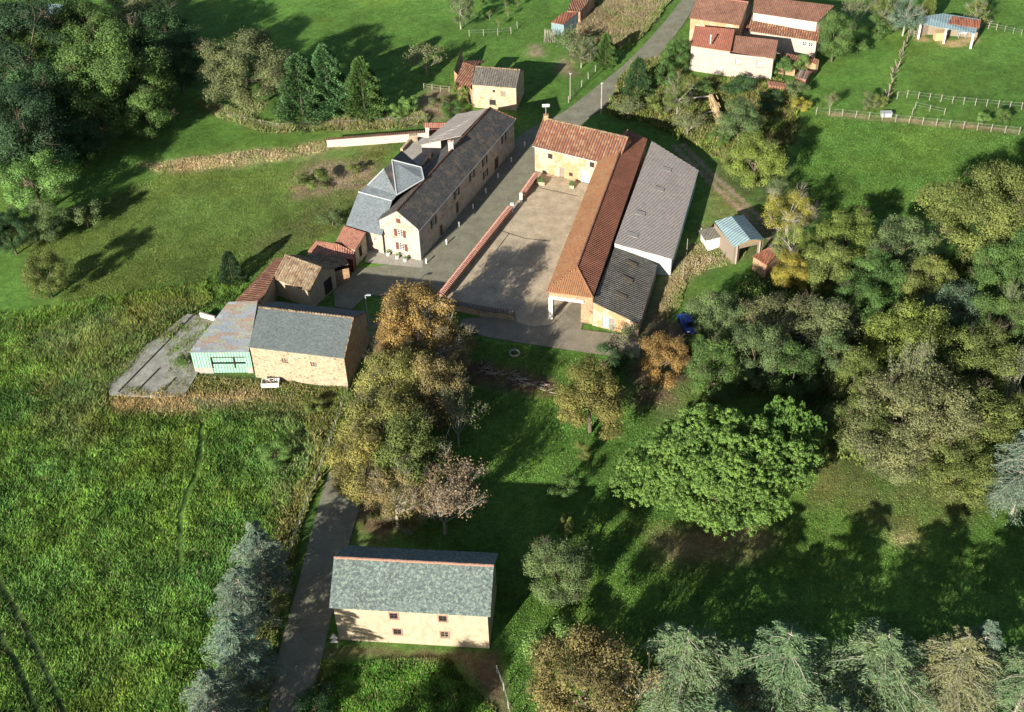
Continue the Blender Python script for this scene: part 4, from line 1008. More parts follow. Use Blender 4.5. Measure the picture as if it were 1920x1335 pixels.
# straw-topped dead trunk
g = G(1345, 230); root = empty('fallen_trunk', g, 'pale split fallen trunk lying in the scrub below the farmhouse', 'fallen tree')
m = MB(); a, b, c_ = G(1333, 180, 1.6), G(1342, 205, 1.0), G(1352, 234, .3); m.tube(a, b, .45, .7, 9); m.tube(b, c_, .7, .8, 9)
for k in range(50):
    t = random.random(); p = a.lerp(c_, t) + Vector((random.uniform(-.9, .9), random.uniform(-.3, .3), random.uniform(0, .6))); m.bar(p, p + Vector((random.uniform(-.3, .3), -1.2, random.uniform(-.6, .1))), .14, .08)
m.build('trunk', MT['straw'], root)
for u_, w_ in ((G(1295, 184, .8), a), (G(1311, 218, .3), b)): m = MB(); m.tube(u_, w_, .1, .18, 6); m.build('limb', MT['bark_pale'], root)
# planters in the courtyard
for i, (a, b, lb) in enumerate(((1012, 346, 'dark stone trough with plants at the left corner of the courtyard house'), (1071, 352, 'small dark planter before the peach house wall'))):
    g = G(a, b); root = empty('planter', g, lb, 'planter'); m = MB(); m.box(g + UPZ * .35, (.8 - i * .4, -.2, 0), (0, .35, 0), (0, 0, .3)); m.build('trough', MT['stone'], root)
    m = MB()
    for k in range(150):
        d = Vector((random.gauss(0, .5 - i * .25), random.gauss(0, .25), .6 + abs(random.gauss(0, .25)))); m.prism([g + d, g + d + Vector((.18, 0, .05)), g + d + Vector((.05, .15, .08))], .01)
    m.build('plant', flat('planter_leaf', (.07, .11, .035)), root)
m = MB(); g = G(965, 665)
for k in range(16):
    a0, a1 = k * math.pi / 8, (k + 1) * math.pi / 8; m.bar(g + Vector((.7 * math.cos(a0), .7 * math.sin(a0), .3)), g + Vector((.7 * math.cos(a1), .7 * math.sin(a1), .3)), .12, .3)
tag(m.build('stone_ring', MT['concrete']), 'small pale stone ring on the shaded grass below the driveway', 'planter')
m = MB(); g = G(1661, 218); m.box(g + UPZ * .4, (.9, 0, 0), (0, .45, 0), (0, 0, .4)); m.box(g + UPZ * .82, (1, 0, 0), (0, .55, 0), (0, 0, .04)); tag(m.build('metal_trough', MT['galv']), 'pale metal trough at the hedge below the broken fence', 'trough')

# ------------------------------------------------------------------ vegetation
def leafm(name, base, spread=.35, hue=(1.5, 1.1, .7), trans=.25, base2=None):
    m = NT(name, .75, .12)
    a = m.n('ShaderNodeAttribute', attribute_name='tone').outputs[0]; s = m.sep(a)
    oc = m.n('ShaderNodeObjectInfo')
    c = m.mix(1.0, base, oc.outputs['Color'], 'MULTIPLY')
    c2 = m.mix(1.0, c, hue, 'MULTIPLY')
    c = m.mix(m.math('MULTIPLY', s[1], .85), c, c2)
    c = m.mix(1.0, c, m.ramp(s[0], [(0, 1 - spread), (1, 1 + spread)]), 'MULTIPLY')
    m.out(c)
    tr = m.n('ShaderNodeBsdfTranslucent'); m.t.links.new(c, tr.inputs[0]) if not isinstance(c, tuple) else None
    mx = m.n('ShaderNodeMixShader'); mx.inputs[0].default_value = trans
    m.t.links.new(m.b.outputs[0], mx.inputs[1]); m.t.links.new(tr.outputs[0], mx.inputs[2])
    m.t.links.new(mx.outputs[0], m.t.nodes['Material Output'].inputs[0]); return m.mat
LEAF = leafm('foliage', (.50, .50, .50), .5, (1.14, 1.05, .8), .18)
NEEDLE = leafm('needles', (.50, .50, .50), .3, (1.25, 1.1, .8), .15)
def unit(v): return v / np.maximum(np.linalg.norm(v, axis=1, keepdims=True), 1e-6)
def leaf_mesh(name, C, D, size, asp, tone, mat, rg, face=None):
    """rhombic leaves at C, long axis near D, or facing along face"""
    n = len(C); r = unit(rg.normal(size=(n, 3))); D = unit(D)
    if face is not None: r = unit(face); D = unit(np.cross(r, rg.normal(size=(n, 3))))
    T = unit(np.cross(D, r)); s = (size * rg.uniform(.65, 1.35, n))[:, None]
    V = np.stack([C - D * s * .5, C + T * s * asp * .5, C + D * s * .5, C - T * s * asp * .5], 1).reshape(-1, 3)
    return quads_mesh(name, V, np.arange(4 * n).reshape(-1, 4), mat, tone)
def tones(rg, n, clump):
    a = np.clip(.5 + .35 * clump + rg.normal(0, .2, n), 0, 1); b = np.clip(rg.beta(1.2, 3, n) + .3 * clump, 0, 1)
    return np.stack([a, b, np.zeros(n)], 1)
def tube_mesh(name, segs, mat, sides=5):
    V = []; Fc = []
    for (a, b, r0, r1) in segs:
        a, b = np.array(a, float), np.array(b, float); t = b - a; L = np.linalg.norm(t)
        if L < 1e-5: continue
        t /= L; r = np.array([0, 0, 1.]) if abs(t[2]) < .9 else np.array([1., 0, 0])
        x = np.cross(t, r); x /= np.linalg.norm(x); y = np.cross(t, x); k0 = len(V)
        for c, rr in ((a - t * r0 * .3, r0), (b, r1)):
            for k in range(sides):
                an = 2 * math.pi * k / sides; V.append(c + (x * math.cos(an) + y * math.sin(an)) * rr)
        for k in range(sides): Fc.append([k0 + k, k0 + (k + 1) % sides, k0 + sides + (k + 1) % sides, k0 + sides + k])
    return quads_mesh(name, np.array(V), np.array(Fc), mat, smooth=True)
def grow(rg, start, dirv, length, rad, depth, segs, spread=.55, up=.12, kids=(2, 4), shrink=.72):
    p = np.array(start, float); d = np.array(dirv, float); d /= np.linalg.norm(d); n = 3; r = rad
    for i in range(n):
        d = d + rg.normal(0, .13, 3); d[2] += up * .4; d /= np.linalg.norm(d); q = p + d * length / n; r2 = r * .84
        segs.append((p, q, r, r2)); p, r = q, r2
        if depth > 0 and i > 0:
            for _ in range(int(rg.integers(kids[0], kids[1] + 1)) // (1 if i == n - 1 else 2)):
                nd = d + rg.normal(0, spread, 3); nd[2] += up
                grow(rg, p, nd, length * shrink * rg.uniform(.75, 1.1), r * .62, depth - 1, segs, spread, up, kids, shrink)
def broad(seed, R=5., Hh=11., nb=46, nl=26000, ls=.21, base=.03, dens=(.17, .34), limbs=8, flat_=1.0, bare_top=0., barkmat='bark', twigs=2):
    rg = np.random.default_rng(seed); zc = Hh * (1 + base) / 2; hz = Hh * (1 - base) / 2
    u = unit(rg.normal(size=(nb * 3, 3))); u = u[u[:, 2] > -.75][:nb]; nb = len(u)
    rr = rg.uniform(.45, .86, nb) ** .7
    lump = 1 + .3 * np.sin(u[:, 0] * 3 + seed) * np.cos(u[:, 1] * 4 + seed)
    B = np.stack([u[:, 0] * R * rr * lump, u[:, 1] * R * rr * lump, zc + u[:, 2] * hz * rr * flat_], 1)
    br = R * rg.uniform(*dens, nb); w = br ** 2 / (br ** 2).sum(); k = rg.choice(nb, nl, p=w)
    o = unit(rg.normal(size=(nl, 3))); o[:, 2] = np.abs(o[:, 2]) * np.where(rg.random(nl) < .75, 1, -1); rad = br[k] * rg.uniform(.55, 1.08, nl)
    # ragged edges
    rad *= 1 + .25 * np.sin(o[:, 0] * 9 + k) * np.sin(o[:, 1] * 8 + k * 1.7)
    C = B[k] + o * rad[:, None] * np.array([1, 1, .8]); D = unit(rg.normal(size=(nl, 3)) + o * .3 - np.array([0, 0, .3]))
    cl = rg.normal(0, .6, nb)[k]
    F_ = o + rg.normal(0, .42, (nl, 3))
    if bare_top: keep = rg.random(nl) > bare_top * np.clip((C[:, 2] - zc) / hz + .4, 0, 1); C, D, cl, F_ = C[keep], D[keep], cl[keep], F_[keep]
    crown = leaf_mesh('crown', C, D, ls, .62, tones(rg, len(C), cl), LEAF, rg, F_)
    segs = []; r0 = .05 * R; top = Hh * .45
    segs += [((0, 0, -.3), (.1, .05, top * .5), r0 * 1.25, r0), ((.1, .05, top * .5), (0, .1, top), r0, r0 * .75)]
    for j in rg.permutation(nb)[:limbs]:
        s = np.array([0, .1, top * rg.uniform(.55, 1)]); e = B[j]; m_ = (s + e) / 2 + rg.normal(0, .3, 3) * R * .12
        segs += [(s, m_, r0 * .5, r0 * .32), (m_, e, r0 * .32, r0 * .16)]
        for _ in range(4): grow(rg, e, unit((e - s)[None])[0] + rg.normal(0, .4, 3), R * .24, r0 * .13, twigs - 1, segs)
    return crown, tube_mesh('trunk', segs, MT[barkmat])
def bare(seed, R=5., Hh=10., nl=2500, ls=.2, depth=4, barkmat='bark_pale', rad=.2):
    rg = np.random.default_rng(seed); segs = []
    segs.append(((0, 0, -.3), (0, 0, Hh * .22), rad * 1.2, rad)); 
    for j in range(6):
        a = j * 1.05 + rg.uniform(-.3, .3); grow(rg, (0, 0, Hh * .2), (math.cos(a) * .7, math.sin(a) * .7, 1.0), Hh * .33, rad * .6, depth - 1, segs, .5, .2, (2, 4), .68)
    E = np.array([s[1] for s in segs if s[2] < rad * .18]); E = E[rg.choice(len(E), nl)] + rg.normal(0, .22, (nl, 3))
    crown = leaf_mesh('crown', E, rg.normal(size=(nl, 3)), ls, .7, tones(rg, nl, np.zeros(nl)), LEAF, rg)
    return crown, tube_mesh('trunk', segs, MT[barkmat], 3)
def cedar(seed, R=5.5, Hh=15., lv=16, per=9, nper=190, droop=.6, ls=.36):
    rg = np.random.default_rng(seed); C = []; D = []; K = []; segs = [((0, 0, -.3), (0, 0, Hh * .55), .32, .2), ((0, 0, Hh * .55), (0, 0, Hh * .97), .2, .04)]
    for i in range(lv):
        t0 = (i + .5) / lv; z = Hh * (.1 + .86 * t0); L0 = R * (1 - t0 ** 3.2) * .95 + .7
        for j in range(per):
            a = rg.uniform(0, 6.283); L = L0 * rg.uniform(.5, 1.15); o = np.array([math.cos(a), math.sin(a), 0]); s = np.array([-o[1], o[0], 0])
            t = rg.uniform(.12, 1, nper) ** .75; lat = rg.normal(0, .16, nper) * L * (1.1 - .6 * t); dz = L * (.22 * t - droop * .55 * t ** 2) - np.abs(lat) * .25
            P = np.array([0, 0, z + rg.normal(0, .2)]) + o * (t * L)[:, None] + s * lat[:, None]; P[:, 2] += dz + rg.normal(0, .07, nper)
            C.append(P); D.append(o * .8 + s * (np.sign(lat) * .75)[:, None] + rg.normal(0, .25, (nper, 3)) - np.array([0, 0, .35])); K.append(np.full(nper, rg.normal(0, .6)))
            b = np.array([0, 0, z]); e = b + o * L * .6 + np.array([0, 0, L * .03]); segs.append((b, e, .08, .03)); segs.append((e, b + o * L * .98 + np.array([0, 0, L * (.22 - droop * .55)]), .035, .015))
    C = np.concatenate(C); D = np.concatenate(D); K = np.concatenate(K)
    return leaf_mesh('crown', C, D, ls, .26, tones(rg, len(C), K), NEEDLE, rg), tube_mesh('trunk', segs, MT['bark_pale'], 4)
def cypress(seed, R=3.2, Hh=11., n=20000, ls=.34):
    rg = np.random.default_rng(seed); z = rg.random(n) ** 1.25; a = rg.uniform(0, 6.283, n)
    rr = R * (1 - z) ** .55 * (.80 + .22 * np.sin(a * 5 + z * 9 + seed) * np.cos(z * 26 + a * 3)) * rg.uniform(.82, 1.06, n) + .12
    o = np.stack([np.cos(a), np.sin(a), np.zeros(n)], 1); C = o * rr[:, None]; C[:, 2] = .3 + z * Hh + rg.normal(0, .15, n)
    return leaf_mesh('crown', C, o * .9 + np.array([0, 0, .9]) + rg.normal(0, .35, (n, 3)), ls, .34, tones(rg, n, np.sin(a * 5 + z * 9) * .6), NEEDLE, rg), tube_mesh('trunk', [((0, 0, -.3), (0, 0, Hh * .8), .25, .06)], MT['bark'])
def umbrella_pine(seed, R=10.5, Hh=13., nb=420, nl=230000, ls=.2):
    rg = np.random.default_rng(seed); u = unit(rg.normal(size=(nb * 3, 3))); u = u[u[:, 2] > -.3][:nb]; nb = len(u)
    rr = rg.uniform(.45, 1.0, nb) ** .7; lump = 1 + .14 * np.sin(np.arctan2(u[:, 1], u[:, 0]) * 4 + 1) + .08 * np.sin(u[:, 2] * 9)
    B = np.stack([u[:, 0] * R * rr * lump, u[:, 1] * R * .8 * rr * lump, Hh * .42 + u[:, 2] * Hh * .5 * rr], 1)
    br = rg.uniform(.8, 1.5, nb); ns = 20                          # each bough carries smaller round tufts
    su = unit(rg.normal(size=(nb * ns, 3))); su[:, 2] = np.abs(su[:, 2]) * 1.1; kb = np.repeat(np.arange(nb), ns)
    S = B[kb] + su * br[kb][:, None] * .95; k = rg.integers(0, nb * ns, nl); o = unit(rg.normal(size=(nl, 3))); o[:, 2] = np.abs(o[:, 2])
    C = S[k] + o * rg.uniform(.1, .36, nl)[:, None]; cl = rg.normal(0, .4, nb * ns)[k] + rg.normal(0, .4, nb)[kb[k]]
    crown = leaf_mesh('crown', C, o, ls, .6, tones(rg, nl, cl), NEEDLE, rg, o + rg.normal(0, .3, (nl, 3)))
    segs = [((0, 0, -.3), (0, .3, 3.2), .5, .35)]
    for j in range(40): e = B[rg.integers(nb)] * np.array([.85, .85, .85]); m_ = np.array([e[0] * .45, e[1] * .45, 4.6]); segs += [((0, .3, 3.0), m_, .3, .2), (m_, e, .2, .08)]
    return crown, tube_mesh('trunk', segs, MT['bark'])
PROTO = {
 'oak': [broad(s) for s in (1, 2, 3)],
 'big': [broad(s, 7.5, 15, 90, 58000, .23, .03, (.13, .27)) for s in (11, 12)],
 'loose': [broad(s, 5, 11, 44, 15000, .20, .08, (.16, .30), 16, 1, .35, 'bark_pale', 3) for s in (21, 22, 23)],
 'bush': [broad(s, 2.2, 3.6, 20, 6000, .15, .0, (.2, .42), 5, twigs=1) for s in (31, 32)],
 'bare': [bare(s, nl=2600) for s in (41, 42)], 'barebush': [bare(s, 3, 5, 1800, .18, 4, 'bark_pale', .1) for s in (45,)],
 'cedar': [cedar(s) for s in (51, 52, 53)],
 'cypress': [cypress(s) for s in (61, 62)], 'yew': [cypress(65, 3.6, 7.5, 9000, .36)],
 'pine': [umbrella_pine(71)],
}
DIM = dict(oak=(5, 11), big=(7.5, 15), loose=(5, 11), bush=(2.2, 3.6), bare=(4.6, 10), barebush=(2.4, 5), cedar=(5.5, 15), cypress=(3.2, 11), yew=(3.6, 7.5), pine=(10.5, 13))
CAT = dict(bush='shrub', barebush='shrub'); NAME = dict(oak='broadleaf_tree', big='broadleaf_tree', loose='broadleaf_tree', bush='shrub', bare='bare_tree', barebush='shrub', cedar='cedar_tree', cypress='conifer_tree', yew='conifer_tree', pine='pine_tree')
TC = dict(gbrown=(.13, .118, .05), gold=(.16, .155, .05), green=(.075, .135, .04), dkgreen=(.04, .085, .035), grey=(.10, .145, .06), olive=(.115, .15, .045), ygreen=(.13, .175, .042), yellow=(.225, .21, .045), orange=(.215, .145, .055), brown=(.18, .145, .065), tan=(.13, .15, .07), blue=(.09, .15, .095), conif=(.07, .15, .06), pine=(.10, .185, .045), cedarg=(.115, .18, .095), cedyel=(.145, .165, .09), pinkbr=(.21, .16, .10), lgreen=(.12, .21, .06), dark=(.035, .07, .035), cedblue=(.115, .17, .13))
tcount = [0]
def tree(kind, px, py, rpx, h, tone, label, group=None, ry=None):
    """crown centre and half width as seen in the photo; height h in metres"""
    tcount[0] += 1; rnd = random.Random(tcount[0] * 7)
    zc = h * (.5 if kind in ('bush', 'barebush', 'yew', 'cypress', 'cedar') else .58)
    g = G(px, py, zc); r = rpx * dist_at(px, py, zc) / F
    if kind in ('oak', 'big', 'loose'):
        if px > 1440 and 370 < py < 900: r *= 1.17; h *= .88
        elif px < 330 and py < 350: r *= 1.22
        elif 640 < px < 880 and 580 < py < 980: r *= 1.16
    if kind == 'cedar': r *= 1.12 if py < 1170 or px < 700 else 1.3
    cr, tr = PROTO[kind][tcount[0] % len(PROTO[kind])]; R0, H0 = DIM[kind]
    nm = NAME[kind]; root = empty(nm, (g.x, g.y, -.05), label, CAT.get(kind, 'tree'), group)
    root.rotation_euler = (0, 0, rnd.uniform(0, 6.28) if kind != 'pine' else 0); root.scale = (r / R0, r / R0, h / H0)
    c = TC[tone]; j = rnd.uniform(.88, 1.12); jj = rnd.uniform(.93, 1.07)
    for me_, n_ in ((cr, 'crown'), (tr, 'trunk')):
        o = bpy.data.objects.new(n_, me_); col.objects.link(o); o.parent = root
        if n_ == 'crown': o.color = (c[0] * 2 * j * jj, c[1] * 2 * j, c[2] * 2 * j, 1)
    return root
TREES = [
 # upper left wood
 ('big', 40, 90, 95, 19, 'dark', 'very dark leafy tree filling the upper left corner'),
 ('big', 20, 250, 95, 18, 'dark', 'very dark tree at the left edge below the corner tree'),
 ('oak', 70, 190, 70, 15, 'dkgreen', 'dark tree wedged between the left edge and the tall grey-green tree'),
 ('big', 150, 75, 75, 17, 'green', 'grey-green tree top just right of the faint blue hut'),
 ('big', 225, 135, 85, 19, 'green', 'tallest grey-green tree of the upper left wood, bare limbs on its crown'),
 ('oak', 120, 130, 48, 13, 'green', 'grey-green side crown reaching left of the tall wood tree'),
 ('oak', 175, 185, 60, 13, 'green', 'mid-green crown under the tall grey-green wood tree'),
 ('oak', 275, 205, 42, 10, 'green', 'brighter green tree at the right foot of the upper left wood'),
 ('oak', 300, 60, 60, 12, 'dkgreen', 'dark shaded tree behind the wood, near the top edge'),
 ('loose', 250, 10, 50, 10, 'tan', 'pale half-bare tree at the top edge above the wood'),
 ('bush', 108, 270, 30, 5, 'green', 'small sunlit shrub alone in the shade of the wood'),
 ('oak', 60, 335, 62, 11, 'lgreen', 'bright green round tree at the left edge above the lawn'),
 ('bush', 158, 402, 34, 5, 'grey', 'round grey-green shrub tree with a long shadow on the lawn'),
 ('oak', 76, 412, 44, 7, 'grey', 'pale grey-green loose tree left of the round shrub tree'),
 ('oak', 82, 510, 46, 8, 'olive', 'olive half-bare tree at the left end of the lawn boundary'),
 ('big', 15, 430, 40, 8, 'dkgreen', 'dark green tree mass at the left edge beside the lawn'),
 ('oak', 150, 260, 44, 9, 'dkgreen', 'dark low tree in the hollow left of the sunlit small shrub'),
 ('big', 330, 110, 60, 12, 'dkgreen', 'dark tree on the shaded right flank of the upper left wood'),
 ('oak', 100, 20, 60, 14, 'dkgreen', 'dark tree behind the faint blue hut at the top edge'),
 # upper middle
 ('big', 458, 125, 88, 15, 'tan', 'big dense olive-brown tree above the garden wall'),
 ('cypress', 562, 165, 58, 12, 'conif', 'left of the three dark green conifers above the garden wall'),
 ('cypress', 612, 152, 52, 13, 'conif', 'middle and tallest of the three conifers above the garden wall'),
 ('cypress', 680, 165, 48, 11, 'green', 'right and greyest of the three conifers above the garden wall'),
 ('barebush', 798, 112, 38, 6, 'tan', 'grey-brown thin shrub tree left of the ruined annex'),
 ('loose', 862, 8, 28, 9, 'grey', 'grey-green tree cut by the top edge above the small barn'),
 ('yew', 431, 500, 27, 5, 'dark', 'dark conical evergreen shrub on the lawn behind the outbuildings'),
 ('bush', 588, 335, 36, 2.6, 'olive', 'leafy fig-like shrub on the bare garden bed'),
 ('bush', 660, 316, 14, 2, 'olive', 'small shrub at the right of the garden bed'),
 ('bush', 765, 195, 20, 3.5, 'lgreen', 'bright green shrub right of the conifers'),
 ('bush', 745, 212, 16, 3, 'lgreen', 'lower bright green shrub at the path corner by the conifers'),
 ('bush', 820, 195, 20, 3, 'tan', 'brownish bush on the bare bank left of the small barn'),
 ('bush', 848, 205, 22, 2.5, 'green', 'green bush before the ivy annex'),
 ('bush', 862, 172, 18, 4.5, 'olive', 'yellow-green ivy climbing the ruined annex'),
 ('bush', 622, 410, 24, 2.5, 'grey', 'pale grey shrub behind the slate wing'),
 # along far road
 ('barebush', 1072, 82, 38, 6, 'grey', 'grey twiggy willow bush before the rusty shed'),
 ('loose', 1090, 100, 26, 5, 'tan', 'smaller brownish bush right under the willow bush'),
 ('cypress', 1136, 92, 24, 6, 'green', 'small pointed green conifer left of the far road'),
 ('yew', 1196, 145, 32, 7, 'dkgreen', 'dark upright yew on the right verge of the far road'),
 ('oak', 1270, 98, 28, 7, 'green', 'green tree between the road and the pink farmhouse front'),
 ('barebush', 1178, 203, 30, 4, 'grey', 'grey twiggy shrub under the dark yew'),
 ('loose', 1272, 175, 28, 8, 'olive', 'tall narrow olive tree in the scrub below the farmhouse'),
 ('bush', 1245, 140, 24, 5, 'green', 'green bush above the narrow olive tree'),
 ('bush', 1240, 195, 28, 4, 'olive', 'olive bush right of the twiggy shrub under the yew'),
 ('barebush', 1290, 232, 30, 5, 'tan', 'brown twiggy bush left of the fallen trunk'),
 ('oak', 1388, 222, 48, 8, 'grey', 'round grey-green willow right of the fallen trunk'),
 ('oak', 1418, 292, 52, 10, 'ygreen', 'yellow-green tree above the farm track'),
 ('bush', 1350, 255, 20, 3, 'green', 'low green bush between the fallen trunk and the track'),
 ('bush', 1375, 300, 24, 3.5, 'olive', 'olive bush at the left foot of the yellow-green track tree'),
 ('bush', 1320, 165, 24, 3, 'green', 'green scrub bush before the farmhouse garden'),
 ('bush', 1390, 160, 30, 3, 'dkgreen', 'dark green bush in the farmhouse hedge'),
 ('bush', 1470, 125, 22, 4, 'green', 'green shrub at the right corner of the pink farmhouse front'),
 ('bush', 1500, 120, 18, 4, 'lgreen', 'light green shrub beside the tiled lean-to'),
 ('bush', 1495, 165, 24, 3, 'grey', 'grey-green shrub below the striped tin shelter'),
 ('bush', 1445, 190, 24, 3, 'dkgreen', 'dark shrub below the tile stacks'),
 ('bush', 1500, 195, 20, 2.6, 'yellow', 'small yellowing shrub at the left end of the field fence'),
 ('oak', 1567, 62, 38, 10, 'green', 'large green walnut tree at the right end of the farmhouse'),
 ('bare', 1610, 15, 32, 8, 'tan', 'bare grey tree at the top edge right of the walnut tree'),
 ('loose', 1655, 20, 28, 7, 'olive', 'yellow-olive loose tree at the top edge behind the broken fence'),
 ('loose', 1700, 25, 34, 8, 'cedblue', 'bluish grey tree left of the field shelter'),
 ('cypress', 1742, 10, 18, 8, 'olive', 'yellow-green narrow conifer behind the field shelter'),
 ('loose', 1834, 20, 24, 6, 'olive', 'light olive tree behind the right end of the field shelter'),
 ('bush', 1650, 50, 24, 4, 'green', 'green bush at the top of the broken fence'),
 ('bush', 1610, 85, 24, 3, 'green', 'low bush right of the walnut tree'),
 ('bush', 1630, 190, 16, 3, 'tan', 'brownish sapling on the field fence near the metal trough'),
 ('bush', 1650, 188, 14, 3, 'olive', 'olive sapling next to the metal trough'),
 ('barebush', 1558, 190, 12, 4, 'tan', 'dead pale sapling at the left end of the field fence'),
 ('bush', 1845, 222, 14, 2.4, 'lgreen', 'bright green little bush behind the field fence'),
 ('bush', 1880, 215, 16, 2.6, 'green', 'darker little bush near the right edge behind the field fence'),
 # right-hand belt
 ('loose', 1482, 385, 46, 9, 'yellow', 'bright yellow autumn tree beside the farm track'),
 ('barebush', 1455, 358, 20, 5, 'grey', 'bare grey shrub at the top of the bright yellow tree'),
 ('loose', 1490, 450, 36, 9, 'ygreen', 'yellow-green tree behind the derelict brick hut'),
 ('oak', 1482, 500, 32, 8, 'yellow', 'yellowing tree right beside the derelict brick hut'),
 ('oak', 1590, 430, 50, 10, 'ygreen', 'yellow-green tree at the near edge of the right-hand field'),
 ('oak', 1555, 490, 44, 10, 'olive', 'olive tree right of the derelict brick hut'),
 ('oak', 1690, 450, 60, 10, 'grey', 'pale grey-green tree whose shadow lies on the right-hand field'),
 ('oak', 1645, 510, 48, 10, 'green', 'green tree under the pale field-edge tree'),
 ('oak', 1740, 520, 42, 10, 'olive', 'olive tree between the pale field-edge tree and the dark gap'),
 ('big', 1865, 385, 95, 20, 'olive', 'huge olive oak on the right edge above the field'),
 ('big', 1915, 500, 70, 16, 'green', 'green lower half of the oak group at the right edge'),
 ('oak', 1800, 565, 52, 9, 'blue', 'blue-grey green tree in the dark gap below the huge oak'),
 ('big', 1885, 600, 60, 13, 'green', 'green tree with bare white boughs at the right edge'),
 ('bare', 1895, 585, 34, 14, 'tan', 'dead white boughs sticking from the green tree at the right edge'),
 ('oak', 1345, 590, 56, 9, 'grey', 'grey-green tree leaning over the small blue car'),
 ('oak', 1300, 660, 30, 7, 'green', 'green bush tree just below the small blue car'),
 ('oak', 1243, 668, 46, 9, 'orange', 'orange-brown autumn tree at the corner of the mossy lean-to'),
 ('oak', 1340, 690, 58, 9, 'green', 'green tree at the lower left of the tree belt, above the open grass'),
 ('oak', 1420, 660, 60, 11, 'grey', 'grey-green tree in the belt above the umbrella pine'),
 ('oak', 1455, 592, 60, 10, 'tan', 'tan half-bare tree left in the belt below the brick hut'),
 ('oak', 1545, 605, 66, 10.5, 'tan', 'large tan tree with bare twigs in the middle of the belt'),
 ('oak', 1490, 690, 52, 10, 'green', 'green tree at the shaded hollow above the umbrella pine'),
 ('oak', 1610, 560, 40, 10, 'green', 'green tree between the large tan tree and the field-edge trees'),
 ('oak', 1560, 665, 44, 10, 'grey', 'grey-green tree below the large tan tree'),
 ('oak', 1720, 625, 72, 13, 'ygreen', 'broad yellow-green tree in the middle of the right-hand belt'),
 ('oak', 1840, 665, 66, 13, 'olive', 'broad olive tree right of the yellow-green middle tree'),
 ('oak', 1610, 700, 50, 11, 'olive', 'olive tree left of the round tan tree'),
 ('oak', 1620, 790, 60, 9, 'olive', 'low olive tree at the left end of the big tan mass'),
 ('big', 1712, 760, 100, 15, 'tan', 'big round tan tree with white bare twigs at its top'),
 ('bare', 1713, 705, 48, 17, 'tan', 'pale bare tree rising from the big round tan tree'),
 ('oak', 1830, 780, 78, 12, 'olive', 'olive tree right of the big round tan tree'),
 ('oak', 1800, 870, 60, 10, 'olive', 'lowest olive tree of the belt above the shaded lawn'),
 ('oak', 1690, 840, 60, 8, 'tan', 'low tan tree under the big round tan tree'),
 ('bare', 1905, 700, 38, 12, 'tan', 'bare brown tree at the right edge of the belt'),
 ('oak', 1900, 790, 50, 11, 'olive', 'olive tree at the right edge above the weeping cedar'),
 ('cedar', 1925, 880, 62, 15, 'cedblue', 'blue-grey weeping cedar cut by the right edge'),
 # centre
 ('oak', 1108, 740, 74, 11, 'gold', 'olive-yellow birch standing alone below the driveway'),
 ('bush', 1150, 670, 34, 4, 'dkgreen', 'dark bush at the top of the lone birch'),
 ('barebush', 1172, 635, 34, 4, 'tan', 'grey bare shrub against the mossy lean-to front'),
 ('bush', 1093, 845, 18, 3, 'olive', 'small bush at the foot of the lone birch'),
 ('oak', 775, 600, 64, 13, 'orange', 'orange-brown tree at the road junction by the courtyard corner'),
 ('oak', 742, 655, 44, 10, 'orange', 'smaller rusty tree just left of the junction tree'),
 ('loose', 835, 645, 50, 9, 'brown', 'thin brown tree right of the junction tree'),
 ('oak', 745, 720, 62, 12, 'gold', 'olive-gold tree below the junction tree'),
 ('oak', 815, 730, 58, 12, 'brown', 'tan thin tree right of the olive-gold tree'),
 ('bare', 855, 770, 52, 11, 'tan', 'bare white-limbed tree above the dark lawn'),
 ('oak', 720, 795, 66, 12, 'gold', 'yellow-green tree over the road bend'),
 ('oak', 680, 868, 60, 11, 'gold', 'yellow-green tree overhanging the road from its right'),
 ('oak', 770, 850, 66, 13, 'olive', 'broad yellow-green tree in the middle of the roadside group'),
 ('loose', 740, 925, 58, 10, 'brown', 'thin orange-tan tree above the near barn'),
 ('bare', 830, 938, 84, 10, 'pinkbr', 'pinkish brown nearly bare tree with white limbs near the barn'),
 ('loose', 820, 905, 60, 9, 'pinkbr', 'pinkish brown crown behind the white-limbed tree'),
 ('bush', 880, 625, 20, 3, 'dkgreen', 'dark bush at the left end of the driveway'),
 ('bush', 1062, 915, 26, 3, 'green', 'small green bush in the shadow above the grey-olive tree'),
 ('bush', 1060, 985, 16, 3.5, 'olive', 'thin olive shrub on top of the grey-olive tree'),
 ('oak', 1048, 1068, 66, 8.5, 'grey', 'rounded grey-olive tree right of the near barn'),
 ('bush', 1040, 1205, 60, 4.5, 'lgreen', 'glossy light green laurel right of the near barn'),
 ('oak', 1100, 1280, 108, 14, 'gbrown', 'large golden-brown tree on the bottom edge'),
 ('pine', 1348, 868, 166, 13, 'pine', 'huge bright green umbrella pine with cauliflower crown'),
 ('pine', 1468, 812, 72, 11.5, 'pine', 'second smaller crown at the right shoulder of the umbrella pine'),
 ('bare', 1165, 1290, 80, 14, 'brown', 'bare branching tree behind the golden-brown one, casting a fan shadow'),
 # bottom cedars
 ('cedar', 1283, 1255, 80, 13.5, 'cedarg', 'grey-green cedar at the bottom right of the brown tree'),
 ('bare', 1392, 1320, 56, 8, 'tan', 'grey-brown low tree between two cedars on the bottom edge'),
 ('cedar', 1470, 1258, 84, 13.5, 'cedarg', 'second cedar from the brown tree, with drooping grey-green sprays'),
 ('cedar', 1375, 1270, 60, 10.5, 'cedarg', 'smaller cedar top between the first and second cedars'),
 ('cedar', 1648, 1262, 88, 13.5, 'cedarg', 'broadest cedar on the bottom edge'),
 ('cedar', 1795, 1262, 66, 13.5, 'cedyel', 'yellowish cedar, second from the bottom right corner'),
